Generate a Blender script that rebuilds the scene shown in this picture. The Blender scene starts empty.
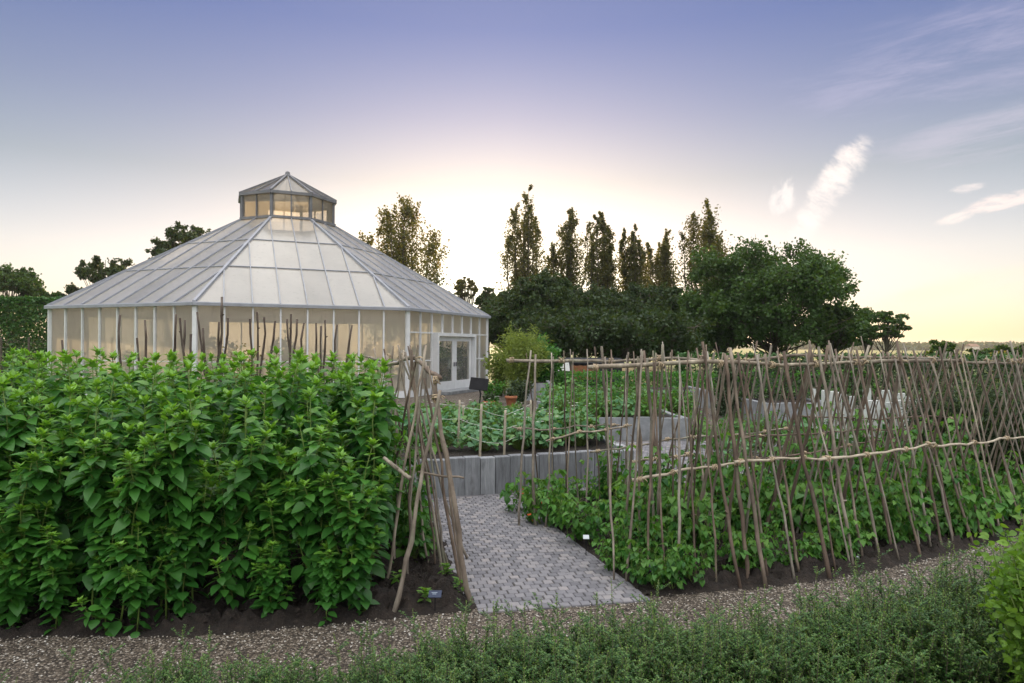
import bpy, math, random
import numpy as np
from mathutils import Vector, Matrix
R = math.radians
rng = np.random.default_rng(7)
random.seed(7)
sc = bpy.context.scene
COL = sc.collection

# ------------------------------------------------------------------ camera maths
F, H0, ROLL, CZ = 683.0, 346.0, 0.005, 1.75
def _u(px, py):
    dx, dy = px-512.0, py-H0
    return dx+ROLL*dy, dy-ROLL*dx
def P(px, py, Y):
    a, b = _u(px, py)
    return Vector((a/F*Y, Y, CZ-b/F*Y))
def G(px, py, z=0.0):
    a, b = _u(px, py)
    Y = (CZ-z)*F/b
    return Vector((a/F*Y, Y, z))

cam = bpy.data.cameras.new('camera'); co = bpy.data.objects.new('camera', cam); COL.objects.link(co)
cam.sensor_width = 36; cam.lens = F*36/1024; cam.shift_y = (H0-341.5)/1024
cam.clip_start = .05; cam.clip_end = 9000
co.matrix_world = Matrix.Translation((0, 0, CZ)) @ Matrix.Rotation(R(90), 4, 'X') @ Matrix.Rotation(ROLL, 4, 'Z')
sc.camera = co

# ------------------------------------------------------------------ object helpers
def tag(o, label=None, cat=None, group=None, kind=None):
    if label: o['label'] = label
    if cat: o['category'] = cat
    if group: o['group'] = group
    if kind: o['kind'] = kind
    return o
def empty(name, loc, label, cat, group=None, rz=0):
    o = bpy.data.objects.new(name, None); COL.objects.link(o)
    o.location = loc; o.rotation_euler = (0, 0, rz); o.empty_display_size = .1
    return tag(o, label, cat, group)
def copy_tree(o, parent=None):
    c = o.copy(); COL.objects.link(c); c.parent = parent
    for ch in list(o.children): copy_tree(ch, c)
    return c

class MB:
    def __init__(s): s.v = []; s.f = []; s.n = 0; s.att = []; s.mi = []
    def add(s, v, faces, att=0.0, mi=0):
        v = np.asarray(v, float).reshape(-1, 3)
        s.v.append(v)
        if isinstance(faces, list) and isinstance(faces[0], tuple): faces = [faces]
        for fa in (faces if isinstance(faces, list) else [faces]):
            fa = np.asarray(fa, int)
            if fa.size: s.f.append((fa+s.n, mi))
        a = np.asarray(att, float)
        s.att.append(np.full(len(v), float(a)) if a.ndim == 0 else a)
        s.n += len(v)
    def box(s, c, size, rz=0, M=None, ch=0.0, att=0.0, mi=0):
        hx, hy, hz = [k/2 for k in size]
        if ch > 0:
            v = []
            for z, q in ((-hz, 0), (hz-ch, 0), (hz, ch)):
                for x, y in ((-hx+q, -hy+q), (hx-q, -hy+q), (hx-q, hy-q), (-hx+q, hy-q)): v.append((x, y, z))
            fs = [(3, 2, 1, 0), (8, 9, 10, 11)]
            for l in (0, 4):
                for k in range(4): fs.append((l+k, l+(k+1) % 4, l+4+(k+1) % 4, l+4+k))
        else:
            v = [(x, y, z) for z in (-hz, hz) for x, y in ((-hx, -hy), (hx, -hy), (hx, hy), (-hx, hy))]
            fs = [(3, 2, 1, 0), (4, 5, 6, 7), (0, 1, 5, 4), (1, 2, 6, 5), (2, 3, 7, 6), (3, 0, 4, 7)]
        v = np.array(v, float)
        if M is not None: v = v @ np.array(M).T
        elif rz:
            cs, sn = math.cos(rz), math.sin(rz)
            v = v @ np.array([[cs, sn, 0], [-sn, cs, 0], [0, 0, 1]])
        s.add(v+np.array(c), fs, att, mi)
    def bar(s, a, b, w, h, up=(0, 0, 1), off=0.0, mi=0):
        a = np.array(a, float); b = np.array(b, float); d = b-a; L = np.linalg.norm(d); d /= L
        u = np.array(up, float); u = u-d*(u@d); u /= np.linalg.norm(u); x = np.cross(d, u)
        M = np.stack([d, x, u], 1)
        s.box((a+b)/2+u*off, (L, w, h), M=M, mi=mi)
    def tube(s, pts, rad, n=6, cap=True, att=0.0, mi=0):
        pts = np.asarray(pts, float); k = len(pts)
        rad = np.broadcast_to(np.asarray(rad, float), (k,))
        t = np.gradient(pts, axis=0); t /= np.linalg.norm(t, axis=1)[:, None]+1e-9
        ref = np.array([.13, .21, .97]) if abs(t[:, 2].mean()) < .8 else np.array([.97, .2, .1])
        x = np.cross(t, ref); x /= np.linalg.norm(x, axis=1)[:, None]; y = np.cross(t, x)
        a = np.arange(n)*2*math.pi/n
        v = pts[:, None]+rad[:, None, None]*(np.cos(a)[None, :, None]*x[:, None]+np.sin(a)[None, :, None]*y[:, None])
        i = np.arange(k-1)[:, None]*n; j = np.arange(n)[None]; j2 = (j+1) % n
        q = np.stack([i+j, i+j2, i+n+j2, i+n+j], -1).reshape(-1, 4)
        fs = [q]
        if cap: fs += [[tuple(range(n))[::-1]], [tuple(range((k-1)*n, k*n))]]
        s.add(v.reshape(-1, 3), fs, att, mi)
    def leaves(s, tv, tf, pos, d, nrm, size, att=0.0, width=1.0, mi=0):
        pos = np.asarray(pos, float); d = np.asarray(d, float); nrm = np.asarray(nrm, float)
        N = len(pos)
        if N == 0: return
        d = d/(np.linalg.norm(d, axis=1)[:, None]+1e-9)
        z = nrm-d*(nrm*d).sum(1)[:, None]; z /= np.linalg.norm(z, axis=1)[:, None]+1e-9
        x = np.cross(d, z)
        size = np.broadcast_to(np.asarray(size, float), (N,)); width = np.broadcast_to(np.asarray(width, float), (N,))
        tv = np.asarray(tv, float)
        v = pos[:, None]+size[:, None, None]*(tv[None, :, 0:1]*width[:, None, None]*x[:, None]+tv[None, :, 1:2]*d[:, None]+tv[None, :, 2:3]*z[:, None])
        n = len(tv)
        f = (np.asarray(tf)[None]+(np.arange(N)*n)[:, None, None]).reshape(-1, np.asarray(tf).shape[1])
        a = np.asarray(att, float)
        a = np.repeat(np.broadcast_to(a, (N,)), n)
        s.add(v.reshape(-1, 3), [f], a, mi)
    def mesh(s, name, mats, smooth=True, att=None):
        me = bpy.data.meshes.new(name)
        v = np.concatenate(s.v); me.vertices.add(len(v)); me.vertices.foreach_set('co', v.ravel())
        lv = np.concatenate([f.ravel() for f, _ in s.f]); lt = np.concatenate([np.full(len(f), f.shape[1]) for f, _ in s.f])
        mi = np.concatenate([np.full(len(f), m) for f, m in s.f])
        me.loops.add(len(lv)); me.loops.foreach_set('vertex_index', lv.astype(np.int32))
        me.polygons.add(len(lt))
        me.polygons.foreach_set('loop_start', np.concatenate([[0], np.cumsum(lt)[:-1]]).astype(np.int32))
        me.polygons.foreach_set('loop_total', lt.astype(np.int32))
        me.update(calc_edges=True); me.validate(clean_customdata=False)
        for m in (mats if isinstance(mats, (list, tuple)) else [mats]): me.materials.append(m)
        if len(me.polygons) == len(mi):
            me.polygons.foreach_set('material_index', mi.astype(np.int32))
        me.polygons.foreach_set('use_smooth', np.full(len(me.polygons), smooth))
        if att:
            at = me.attributes.new(att, 'FLOAT', 'POINT'); at.data.foreach_set('value', np.concatenate(s.att).astype(np.float32))
        return me
    def build(s, name, mats, parent=None, smooth=False, att=None):
        o = bpy.data.objects.new(name, s.mesh(name, mats, smooth, att)); COL.objects.link(o)
        o.parent = parent
        return o

# ------------------------------------------------------------------ materials
def mat(name):
    m = bpy.data.materials.new(name); m.use_nodes = True; nt = m.node_tree; nt.nodes.clear()
    out = nt.nodes.new('ShaderNodeOutputMaterial')
    return m, nt, out
def N(nt, t, **kw):
    n = nt.nodes.new(t)
    for k, v in kw.items():
        if k in n.inputs: n.inputs[k].default_value = v
        else: setattr(n, k, v)
    return n
def ramp(nt, fac, stops, interp='LINEAR'):
    r = nt.nodes.new('ShaderNodeValToRGB'); r.color_ramp.interpolation = interp
    e = r.color_ramp.elements
    while len(e) < len(stops): e.new(.5)
    for k, (p, c) in enumerate(stops): e[k].position = p; e[k].color = (*c, 1)
    nt.links.new(fac, r.inputs[0]); return r.outputs[0]
def mixc(nt, fac, a, b, typ='MIX'):
    m = nt.nodes.new('ShaderNodeMix'); m.data_type = 'RGBA'; m.blend_type = typ
    for sock, val in ((m.inputs[0], fac), (m.inputs[6], a), (m.inputs[7], b)):
        if isinstance(val, bpy.types.NodeSocket): nt.links.new(val, sock)
        elif isinstance(val, (int, float)): sock.default_value = val
        else: sock.default_value = (*val, 1)
    return m.outputs[2]
def math_(nt, op, a, b=0.0, clamp=False):
    m = nt.nodes.new('ShaderNodeMath'); m.operation = op; m.use_clamp = clamp
    for k, val in enumerate((a, b)):
        if isinstance(val, bpy.types.NodeSocket): nt.links.new(val, m.inputs[k])
        else: m.inputs[k].default_value = val
    return m.outputs[0]
def noise(nt, scale, coord='Object', detail=4, rough=.55, stretch=None):
    tc = nt.nodes.new('ShaderNodeTexCoord'); src = tc.outputs[coord]
    if stretch:
        mp = nt.nodes.new('ShaderNodeMapping'); mp.inputs['Scale'].default_value = stretch
        nt.links.new(src, mp.inputs[0]); src = mp.outputs[0]
    n = N(nt, 'ShaderNodeTexNoise', Scale=scale, Detail=detail, Roughness=rough)
    nt.links.new(src, n.inputs['Vector']); return n.outputs['Fac']
def bump(nt, h, strength, dist):
    b = N(nt, 'ShaderNodeBump', Strength=strength, Distance=dist); nt.links.new(h, b.inputs['Height']); return b.outputs[0]

def leaf_mat(name, dark, light, young=None, trans=.3, rough=.5, tcol=None, spec=.35):
    m, nt, out = mat(name)
    geo = nt.nodes.new('ShaderNodeNewGeometry'); oi = nt.nodes.new('ShaderNodeObjectInfo')
    r = math_(nt, 'ADD', math_(nt, 'MULTIPLY', geo.outputs['Random Per Island'], .7), math_(nt, 'MULTIPLY', oi.outputs['Random'], .3))
    c = ramp(nt, r, [(0, dark), (.75, light), (.95, tuple(k*1.22 for k in light)), (1, (light[0]*2.6, light[1]*1.3, light[2]))])
    if young:
        at = nt.nodes.new('ShaderNodeAttribute'); at.attribute_name = 'young'
        c = mixc(nt, at.outputs['Fac'], c, young)
    p = N(nt, 'ShaderNodeBsdfPrincipled', Roughness=rough); p.inputs['Specular IOR Level'].default_value = spec
    nt.links.new(c, p.inputs['Base Color'])
    t = nt.nodes.new('ShaderNodeBsdfTranslucent')
    nt.links.new(mixc(nt, 1.0, c, tcol or (1.6, 1.5, .6), 'MULTIPLY'), t.inputs[0])
    mx = N(nt, 'ShaderNodeMixShader'); mx.inputs[0].default_value = trans
    nt.links.new(p.outputs[0], mx.inputs[1]); nt.links.new(t.outputs[0], mx.inputs[2]); nt.links.new(mx.outputs[0], out.inputs[0])
    return m
def simple_mat(name, stops, scale=8, rough=.8, bstr=0, bdist=.01, coord='Object', stretch=None, detail=5, island=0.0, objr=0.0, metallic=0, spec=.3):
    m, nt, out = mat(name)
    n = noise(nt, scale, coord, detail, .6, stretch)
    f = n
    if island:
        geo = nt.nodes.new('ShaderNodeNewGeometry')
        f = math_(nt, 'ADD', math_(nt, 'MULTIPLY', f, 1-island), math_(nt, 'MULTIPLY', geo.outputs['Random Per Island'], island))
    if objr:
        oi = nt.nodes.new('ShaderNodeObjectInfo')
        f = math_(nt, 'ADD', math_(nt, 'MULTIPLY', f, 1-objr), math_(nt, 'MULTIPLY', oi.outputs['Random'], objr))
    c = ramp(nt, f, stops)
    p = N(nt, 'ShaderNodeBsdfPrincipled', Roughness=rough, Metallic=metallic); p.inputs['Specular IOR Level'].default_value = spec
    nt.links.new(c, p.inputs['Base Color'])
    if bstr: nt.links.new(bump(nt, n, bstr, bdist), p.inputs['Normal'])
    nt.links.new(p.outputs[0], out.inputs[0]); return m

M = {}
M['tall_leaf'] = leaf_mat('tall_leaf', (.020, .095, .016), (.055, .19, .028), young=(.19, .38, .05), trans=.3, rough=.42, spec=.4)
M['tall_stem'] = simple_mat('tall_stem', [(.3, (.09, .16, .03)), (.7, (.16, .22, .05))], 20, .6)
M['bean_leaf'] = leaf_mat('bean_leaf', (.02, .10, .02), (.08, .225, .034), young=(.17, .32, .05), trans=.35, rough=.45)
M['squash_leaf'] = leaf_mat('squash_leaf', (.03, .12, .05), (.10, .24, .10), young=(.2, .33, .08), trans=.3, rough=.5)
M['box_leaf'] = leaf_mat('box_leaf', (.010, .050, .014), (.042, .125, .032), young=(.20, .31, .07), trans=.25, rough=.38)
M['lime_leaf'] = leaf_mat('lime_leaf', (.08, .19, .025), (.18, .32, .045), trans=.4, rough=.45)
M['hedge_leaf'] = leaf_mat('hedge_leaf', (.02, .065, .015), (.05, .13, .03), trans=.2, rough=.5)
M['tree_leaf'] = leaf_mat('tree_leaf', (.018, .042, .012), (.042, .08, .022), trans=.35, rough=.5, tcol=(2.2, 1.5, .5))
M['tree_leaf_mid'] = leaf_mat('tree_leaf_mid', (.022, .055, .012), (.06, .125, .028), trans=.35, rough=.5, tcol=(2.0, 1.5, .5))
M['poplar_leaf'] = leaf_mat('poplar_leaf', (.05, .066, .02), (.10, .11, .035), trans=.5, rough=.45, tcol=(2.1, 1.6, .5))
M['bamboo_leaf'] = leaf_mat('bamboo_leaf', (.09, .14, .026), (.21, .27, .065), trans=.4, rough=.5)
M['grey_leaf'] = leaf_mat('grey_leaf', (.025, .045, .022), (.065, .10, .045), trans=.22, rough=.6)
M['russet_leaf'] = leaf_mat('russet_leaf', (.10, .08, .03), (.18, .15, .05), trans=.35, rough=.6)
M['yellow_leaf'] = leaf_mat('yellow_leaf', (.13, .14, .03), (.25, .23, .06), trans=.4, rough=.6)
M['bark'] = simple_mat('bark', [(.3, (.05, .04, .03)), (.7, (.13, .11, .085))], 6, .9, .6, .03)
M['flower'] = simple_mat('flower', [(.3, (.7, .68, .6)), (.7, (.8, .78, .72))], 5, .7)
M['red_flower'] = simple_mat('red_flower', [(.3, (.5, .06, .02)), (.7, (.65, .12, .04))], 5, .7)

def pole_mat():
    m, nt, out = mat('hazel_bark')
    oi = nt.nodes.new('ShaderNodeObjectInfo')
    n1 = noise(nt, 9, stretch=(1, 1, .35), detail=6, rough=.65); n2 = noise(nt, 60, stretch=(1, 1, .5), detail=3); n3 = noise(nt, 4, detail=3)
    c = ramp(nt, n1, [(.25, (.075, .06, .05)), (.5, (.235, .205, .172)), (.72, (.48, .445, .385))])
    tint = ramp(nt, oi.outputs['Random'], [(0, (.42, .32, .27)), (.3, (.66, .54, .46)), (.55, (.95, .88, .80)), (.8, (1.0, 1.0, .97)), (1, (1.4, 1.32, 1.18))])
    c = mixc(nt, 1.0, c, tint, 'MULTIPLY')
    lich = ramp(nt, n3, [(.58, (0, 0, 0)), (.68, (1, 1, 1))])
    c = mixc(nt, math_(nt, 'MULTIPLY', lich, .45), c, (.24, .26, .17))
    c = mixc(nt, math_(nt, 'MULTIPLY', n2, .35), c, (.06, .05, .04))
    p = N(nt, 'ShaderNodeBsdfPrincipled', Roughness=.85); nt.links.new(c, p.inputs['Base Color'])
    nt.links.new(bump(nt, n2, .5, .006), p.inputs['Normal']); nt.links.new(p.outputs[0], out.inputs[0]); return m
M['pole'] = pole_mat()
M['dark_pole'] = simple_mat('dark_hazel_bark', [(.3, (.045, .03, .024)), (.6, (.11, .085, .068)), (.75, (.2, .17, .14))], 10, .85, .5, .005, stretch=(1, 1, .4))
M['pale_pole'] = simple_mat('pale_pole', [(.3, (.30, .25, .18)), (.7, (.50, .44, .34))], 14, .8, .4, .005, stretch=(1, 1, .4))
M['twine'] = simple_mat('twine', [(.3, (.36, .27, .17)), (.7, (.52, .42, .29))], 90, .9, .6, .003)
M['string'] = simple_mat('string', [(.3, (.55, .55, .5)), (.7, (.7, .7, .64))], 90, .9)

def plank_mat():
    m, nt, out = mat('weathered_oak')
    oi = nt.nodes.new('ShaderNodeObjectInfo')
    n = noise(nt, 5, stretch=(9, 9, .7), detail=7, rough=.7); n2 = noise(nt, 2.5, detail=3)
    f = math_(nt, 'ADD', math_(nt, 'MULTIPLY', n, .7), math_(nt, 'MULTIPLY', oi.outputs['Random'], .3))
    c = ramp(nt, f, [(.25, (.12, .125, .135)), (.5, (.24, .25, .265)), (.75, (.42, .43, .44))])
    n3 = noise(nt, 7, stretch=(1.6, 1.6, .5), detail=5)
    c = mixc(nt, ramp(nt, n2, [(.5, (0, 0, 0)), (.68, (.65, .65, .65))]), c, (.11, .11, .12))
    c = mixc(nt, ramp(nt, n3, [(.56, (0, 0, 0)), (.70, (.7, .7, .7))]), c, (.09, .09, .095))
    p = N(nt, 'ShaderNodeBsdfPrincipled', Roughness=.75); nt.links.new(c, p.inputs['Base Color'])
    nt.links.new(bump(nt, n, .5, .008), p.inputs['Normal']); nt.links.new(p.outputs[0], out.inputs[0]); return m
M['oak'] = plank_mat()
M['pale_board'] = simple_mat('pale_board', [(.3, (.48, .50, .47)), (.7, (.64, .65, .62))], 6, .7, .3, .004, stretch=(8, 8, .8), objr=.4)
M['grey_stone'] = simple_mat('grey_stone', [(.3, (.17, .18, .19)), (.7, (.30, .31, .32))], 6, .8, .3, .006)

def soil_mat():
    m, nt, out = mat('soil')
    n = noise(nt, 14, detail=8, rough=.7); n2 = noise(nt, 70, detail=3)
    c = ramp(nt, n, [(.3, (.010, .007, .005)), (.55, (.026, .018, .013)), (.75, (.062, .045, .034))])
    c = mixc(nt, ramp(nt, n2, [(.68, (0, 0, 0)), (.74, (.8, .8, .8))]), c, (.13, .105, .085))
    p = N(nt, 'ShaderNodeBsdfPrincipled', Roughness=.95); nt.links.new(c, p.inputs['Base Color'])
    h = math_(nt, 'ADD', n, math_(nt, 'MULTIPLY', n2, .4))
    nt.links.new(bump(nt, h, 1.0, .05), p.inputs['Normal']); nt.links.new(p.outputs[0], out.inputs[0]); return m
M['soil'] = soil_mat()
def gravel_mat():
    m, nt, out = mat('gravel')
    tc = nt.nodes.new('ShaderNodeTexCoord')
    v = N(nt, 'ShaderNodeTexVoronoi', Scale=75.0); nt.links.new(tc.outputs['Object'], v.inputs['Vector'])
    v.inputs['Randomness'].default_value = 1
    sep = nt.nodes.new('ShaderNodeSeparateColor'); nt.links.new(v.outputs['Color'], sep.inputs[0])
    c = ramp(nt, sep.outputs[0], [(0, (.035, .027, .020)), (.35, (.105, .083, .062)), (.7, (.19, .155, .118)), (.9, (.31, .265, .215)), (1, (.56, .52, .46))])
    big = noise(nt, 1.6, detail=5)
    c = mixc(nt, 1.0, c, ramp(nt, big, [(.3, (.72, .70, .68)), (.7, (1.05, 1.03, 1.0))]), 'MULTIPLY')
    gap = ramp(nt, v.outputs['Distance'], [(.35, (1, 1, 1)), (.75, (.3, .28, .26))])
    c = mixc(nt, 1.0, c, gap, 'MULTIPLY')
    p = N(nt, 'ShaderNodeBsdfPrincipled', Roughness=.85); nt.links.new(c, p.inputs['Base Color'])
    h = math_(nt, 'SUBTRACT', 1.0, v.outputs['Distance'])
    nt.links.new(bump(nt, h, 1.0, .012), p.inputs['Normal']); nt.links.new(p.outputs[0], out.inputs[0]); return m
M['gravel'] = gravel_mat()
M['pebble'] = simple_mat('pebble', [(.1, (.07, .06, .05)), (.4, (.22, .19, .15)), (.7, (.36, .32, .27)), (1, (.62, .6, .56))], 30, .7, island=.85)
M['paver'] = simple_mat('paver', [(.15, (.125, .123, .135)), (.45, (.18, .176, .190)), (.7, (.225, .216, .225)), (.95, (.32, .285, .27))], 25, .8, .5, .004, island=.6)
M['joint'] = simple_mat('joint', [(.3, (.05, .045, .04)), (.7, (.11, .10, .09))], 40, .95)
M['grass'] = simple_mat('grass', [(.3, (.05, .095, .02)), (.7, (.10, .15, .035))], .8, .9, .3, .05, detail=8)
M['field'] = simple_mat('field', [(.35, (.16, .17, .05)), (.65, (.30, .26, .10))], .012, .95, detail=6)
M['hill'] = simple_mat('hill', [(.3, (.06, .075, .03)), (.7, (.13, .12, .05))], .02, .95, detail=6)
M['white_paint'] = simple_mat('white_paint', [(.3, (.60, .61, .62)), (.7, (.72, .72, .72))], 3, .45)
M['alu'] = simple_mat('greenhouse_frame', [(.3, (.24, .25, .28)), (.7, (.33, .34, .37))], 3, .4)
M['dark_alu'] = simple_mat('lantern_frame', [(.3, (.13, .13, .14)), (.7, (.2, .2, .21))], 3, .5)
M['terracotta'] = simple_mat('terracotta', [(.3, (.36, .13, .06)), (.7, (.50, .21, .11))], 10, .8, .2, .004)
M['black'] = simple_mat('black_panel', [(.3, (.008, .008, .009)), (.7, (.016, .016, .018))], 5, .75, spec=.15)
M['label_blue'] = simple_mat('label_plate', [(.3, (.018, .028, .06)), (.7, (.03, .045, .09))], 5, .4)
M['label_white'] = simple_mat('label_white', [(.3, (.6, .65, .7)), (.7, (.7, .75, .8))], 5, .5)
M['label_grey'] = simple_mat('label_lettering', [(.3, (.22, .27, .34)), (.7, (.3, .35, .42))], 5, .5)
M['dark_wood'] = simple_mat('dark_wood', [(.3, (.012, .013, .016)), (.7, (.03, .032, .036))], 4, .8, stretch=(8, 8, 1))
M['rust'] = simple_mat('rust', [(.3, (.14, .06, .028)), (.6, (.24, .11, .05)), (.8, (.32, .17, .085))], 4, .9, .3, .01)
M['house_wall'] = simple_mat('house_wall', [(.3, (.45, .42, .38)), (.7, (.6, .57, .52))], 1, .9)
M['house_roof'] = simple_mat('house_roof', [(.3, (.18, .1, .07)), (.7, (.26, .15, .1))], 1, .9)
M['floor'] = simple_mat('greenhouse_floor', [(.3, (.40, .38, .34)), (.7, (.54, .51, .46))], 2, .9)

def poly_mat(name, tr, seeth, gl_rough, col):
    m, nt, out = mat(name)
    geo = nt.nodes.new('ShaderNodeNewGeometry')
    n = noise(nt, 1.3, detail=5, stretch=(1, 1, .35)); n2 = noise(nt, 9, detail=4, stretch=(1, 1, .15))
    f = math_(nt, 'ADD', math_(nt, 'MULTIPLY', geo.outputs['Random Per Island'], .5), math_(nt, 'MULTIPLY', n, .5))
    c = mixc(nt, 1.0, col, ramp(nt, f, [(.2, (.70, .70, .70)), (.8, (1, 1, 1))]), 'MULTIPLY')
    c = mixc(nt, ramp(nt, n2, [(.58, (0, 0, 0)), (.8, (.35, .35, .35))]), c, (.42, .42, .36))
    t = nt.nodes.new('ShaderNodeBsdfTranslucent'); nt.links.new(mixc(nt, 1.0, c, (1.0, .95, .86), 'MULTIPLY'), t.inputs[0])
    d = nt.nodes.new('ShaderNodeBsdfDiffuse'); nt.links.new(c, d.inputs[0])
    tp = nt.nodes.new('ShaderNodeBsdfTransparent'); tp.inputs[0].default_value = (.96, .94, .90, 1)
    g = N(nt, 'ShaderNodeBsdfGlossy', Roughness=gl_rough)
    m1 = N(nt, 'ShaderNodeMixShader'); m1.inputs[0].default_value = tr
    nt.links.new(d.outputs[0], m1.inputs[1]); nt.links.new(t.outputs[0], m1.inputs[2])
    m2 = N(nt, 'ShaderNodeMixShader'); m2.inputs[0].default_value = seeth
    nt.links.new(m1.outputs[0], m2.inputs[1]); nt.links.new(tp.outputs[0], m2.inputs[2])
    fr = N(nt, 'ShaderNodeFresnel', IOR=1.5)
    m3 = N(nt, 'ShaderNodeMixShader'); nt.links.new(fr.outputs[0], m3.inputs[0])
    nt.links.new(m2.outputs[0], m3.inputs[1]); nt.links.new(g.outputs[0], m3.inputs[2])
    nt.links.new(m3.outputs[0], out.inputs[0]); return m
M['poly'] = poly_mat('frosted_glazing', .84, .22, .22, (.99, .98, .95))
M['roof_poly'] = poly_mat('frosted_roof_glazing', .66, .25, .16, (.98, .97, .95))
M['lantern_glass'] = poly_mat('lantern_glazing', .9, .58, .2, (.98, .92, .80))
M['glass'] = poly_mat('clear_glazing', .5, .72, .04, (.7, .73, .7))

# ------------------------------------------------------------------ leaf templates
def leaf_template(hw, rows, fold=.18, droop=.25):
    v = []; f = []
    for t, w in zip(rows, hw):
        z = -droop*t*t
        v += [(-w, t, z+fold*w), (0, t, z), (w, t, z+fold*w)]
    for k in range(len(rows)-1):
        a = 3*k
        f += [(a, a+1, a+4, a+3), (a+1, a+2, a+5, a+4)]
    return np.array(v), np.array(f)
OVATE = leaf_template([.012, .20, .31, .28, .15, .004], [0, .1, .28, .5, .78, 1])
HEART = leaf_template([.02, .36, .43, .33, .16, .004], [.06, .0, .25, .55, .82, 1.03], .15, .3)
BROAD = leaf_template([.03, .38, .5, .46, .26, .02], [0, .05, .3, .6, .85, 1], .22, .35)
KITE = (np.array([(0, 0, 0), (-.32, .45, .04), (0, 1, -.05), (.32, .45, .04)]), np.array([(0, 1, 2, 3)]))
BLADE = (np.array([(0, 0, 0), (-.10, .4, .03), (0, 1, -.1), (.10, .4, .03)]), np.array([(0, 1, 2, 3)]))
FACE = (np.array([(-.42, -.5, 0), (.42, -.5, .08), (.5, .45, -.05), (-.35, .5, .06)]), np.array([(0, 1, 2, 3)]))
def rdir(n):
    v = rng.normal(size=(n, 3)); return v/np.linalg.norm(v, axis=1)[:, None]
def az(a, el): return np.stack([np.cos(a)*np.cos(el), np.sin(a)*np.cos(el), np.sin(el)], -1)

# ------------------------------------------------------------------ sheets of the setting
def inside(poly, x, y):
    poly = np.asarray(poly); r = np.zeros(x.shape, bool); n = len(poly)
    for i in range(n):
        x1, y1 = poly[i]; x2, y2 = poly[(i+1) % n]
        c = ((y1 > y) != (y2 > y)) & (x < (x2-x1)*(y-y1)/(y2-y1+1e-12)+x1)
        r ^= c
    return r
def sheet(name, poly, z, m, kind='structure'):
    mb = MB(); mb.add([(x, y, z) for x, y in poly], [[tuple(range(len(poly)))]])
    o = mb.build(name, m); o['kind'] = kind; return o
def lumpy(name, poly, z, amp, step, m, smooth=True):
    poly = np.array(poly)
    x0, y0 = poly.min(0); x1, y1 = poly.max(0)
    nx, ny = int((x1-x0)/step)+2, int((y1-y0)/step)+2
    X, Y = np.meshgrid(x0+np.arange(nx)*step, y0+np.arange(ny)*step)
    ins = inside(poly, X, Y)
    Zn = rng.normal(size=X.shape)
    Z2 = Zn.copy()
    for _ in range(2): Z2 = (Z2+np.roll(Z2, 1, 0)+np.roll(Z2, -1, 0)+np.roll(Z2, 1, 1)+np.roll(Z2, -1, 1))/5
    Z = z+amp*(.5*Zn+2.0*Z2)
    # distance based fall-off at the border
    er = ins.copy().astype(float)
    for _ in range(3): er = np.minimum.reduce([er, np.roll(er, 1, 0), np.roll(er, -1, 0), np.roll(er, 1, 1), np.roll(er, -1, 1)])*.5+er*.5
    Z = np.where(ins, np.maximum(Z*np.clip(er, .25, 1), .006), .002)
    Jx = rng.uniform(-.3, .3, X.shape)*step; Jy = rng.uniform(-.3, .3, X.shape)*step
    v = np.stack([X+Jx, Y+Jy, Z], -1).reshape(-1, 3)
    i = (np.arange(ny-1)[:, None]*nx+np.arange(nx-1)[None])
    ok = ins[:-1, :-1] | ins[1:, :-1] | ins[:-1, 1:] | ins[1:, 1:]
    q = np.stack([i, i+1, i+1+nx, i+nx], -1)[ok]
    mb = MB(); mb.add(v, [q]); o = mb.build(name, m, smooth=smooth); o['kind'] = 'structure'; return o

sheet('ground', [(-2600, -60), (2600, -60), (2600, 3200), (-2600, 3200)], -.03, M['grass'])
EDGE = [(-9, 4.9), (-6, 4.3), (-4, 4.02), (-1.87, 4.09), (-1.0, 4.3), (-.22, 4.52), (.95, 4.76), (1.7, 4.92), (2.3, 5.1), (2.9, 5.36), (3.6, 5.72), (4.5, 6.22), (6, 7.15), (9, 9.1)]
sheet('gravel_path', [(9.5, 9.1), (9.5, .4), (-9.5, .4), (-9.5, 4.9)][::-1] + [], -.012, M['gravel']) if False else None
sheet('gravel_path', [(-9.5, .5), (9.5, .5)]+[(9.5, 9.8)]+[(x_, y_+.35) for x_, y_ in EDGE[::-1]]+[(-9.5, 5.4)], 0.0, M['gravel'])
mb = MB()       # loose stones of the path
tv = np.array([(1, 0, 0), (-1, 0, 0), (0, 1, 0), (0, -1, 0), (0, 0, .7), (0, 0, -.7)])
tf = np.array([(0, 2, 4), (2, 1, 4), (1, 3, 4), (3, 0, 4)])
n = 9000
px = rng.uniform(-3.6, 6.5, n); py = np.interp(px, [e[0] for e in EDGE], [e[1] for e in EDGE])-rng.exponential(.55, n)+.03
mb.leaves(tv, tf, np.stack([px, py, np.full(n, .003)], 1), rdir(n)*[1, 1, .3], np.tile([0, 0, 1.], (n, 1)), rng.uniform(.003, .0085, n), width=rng.uniform(.7, 1.3, n))
o = mb.build('loose_gravel', M['pebble'], smooth=False); o['kind'] = 'stuff'; tag(o, 'loose brown and pale stones lying on the gravel path', 'gravel')

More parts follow.
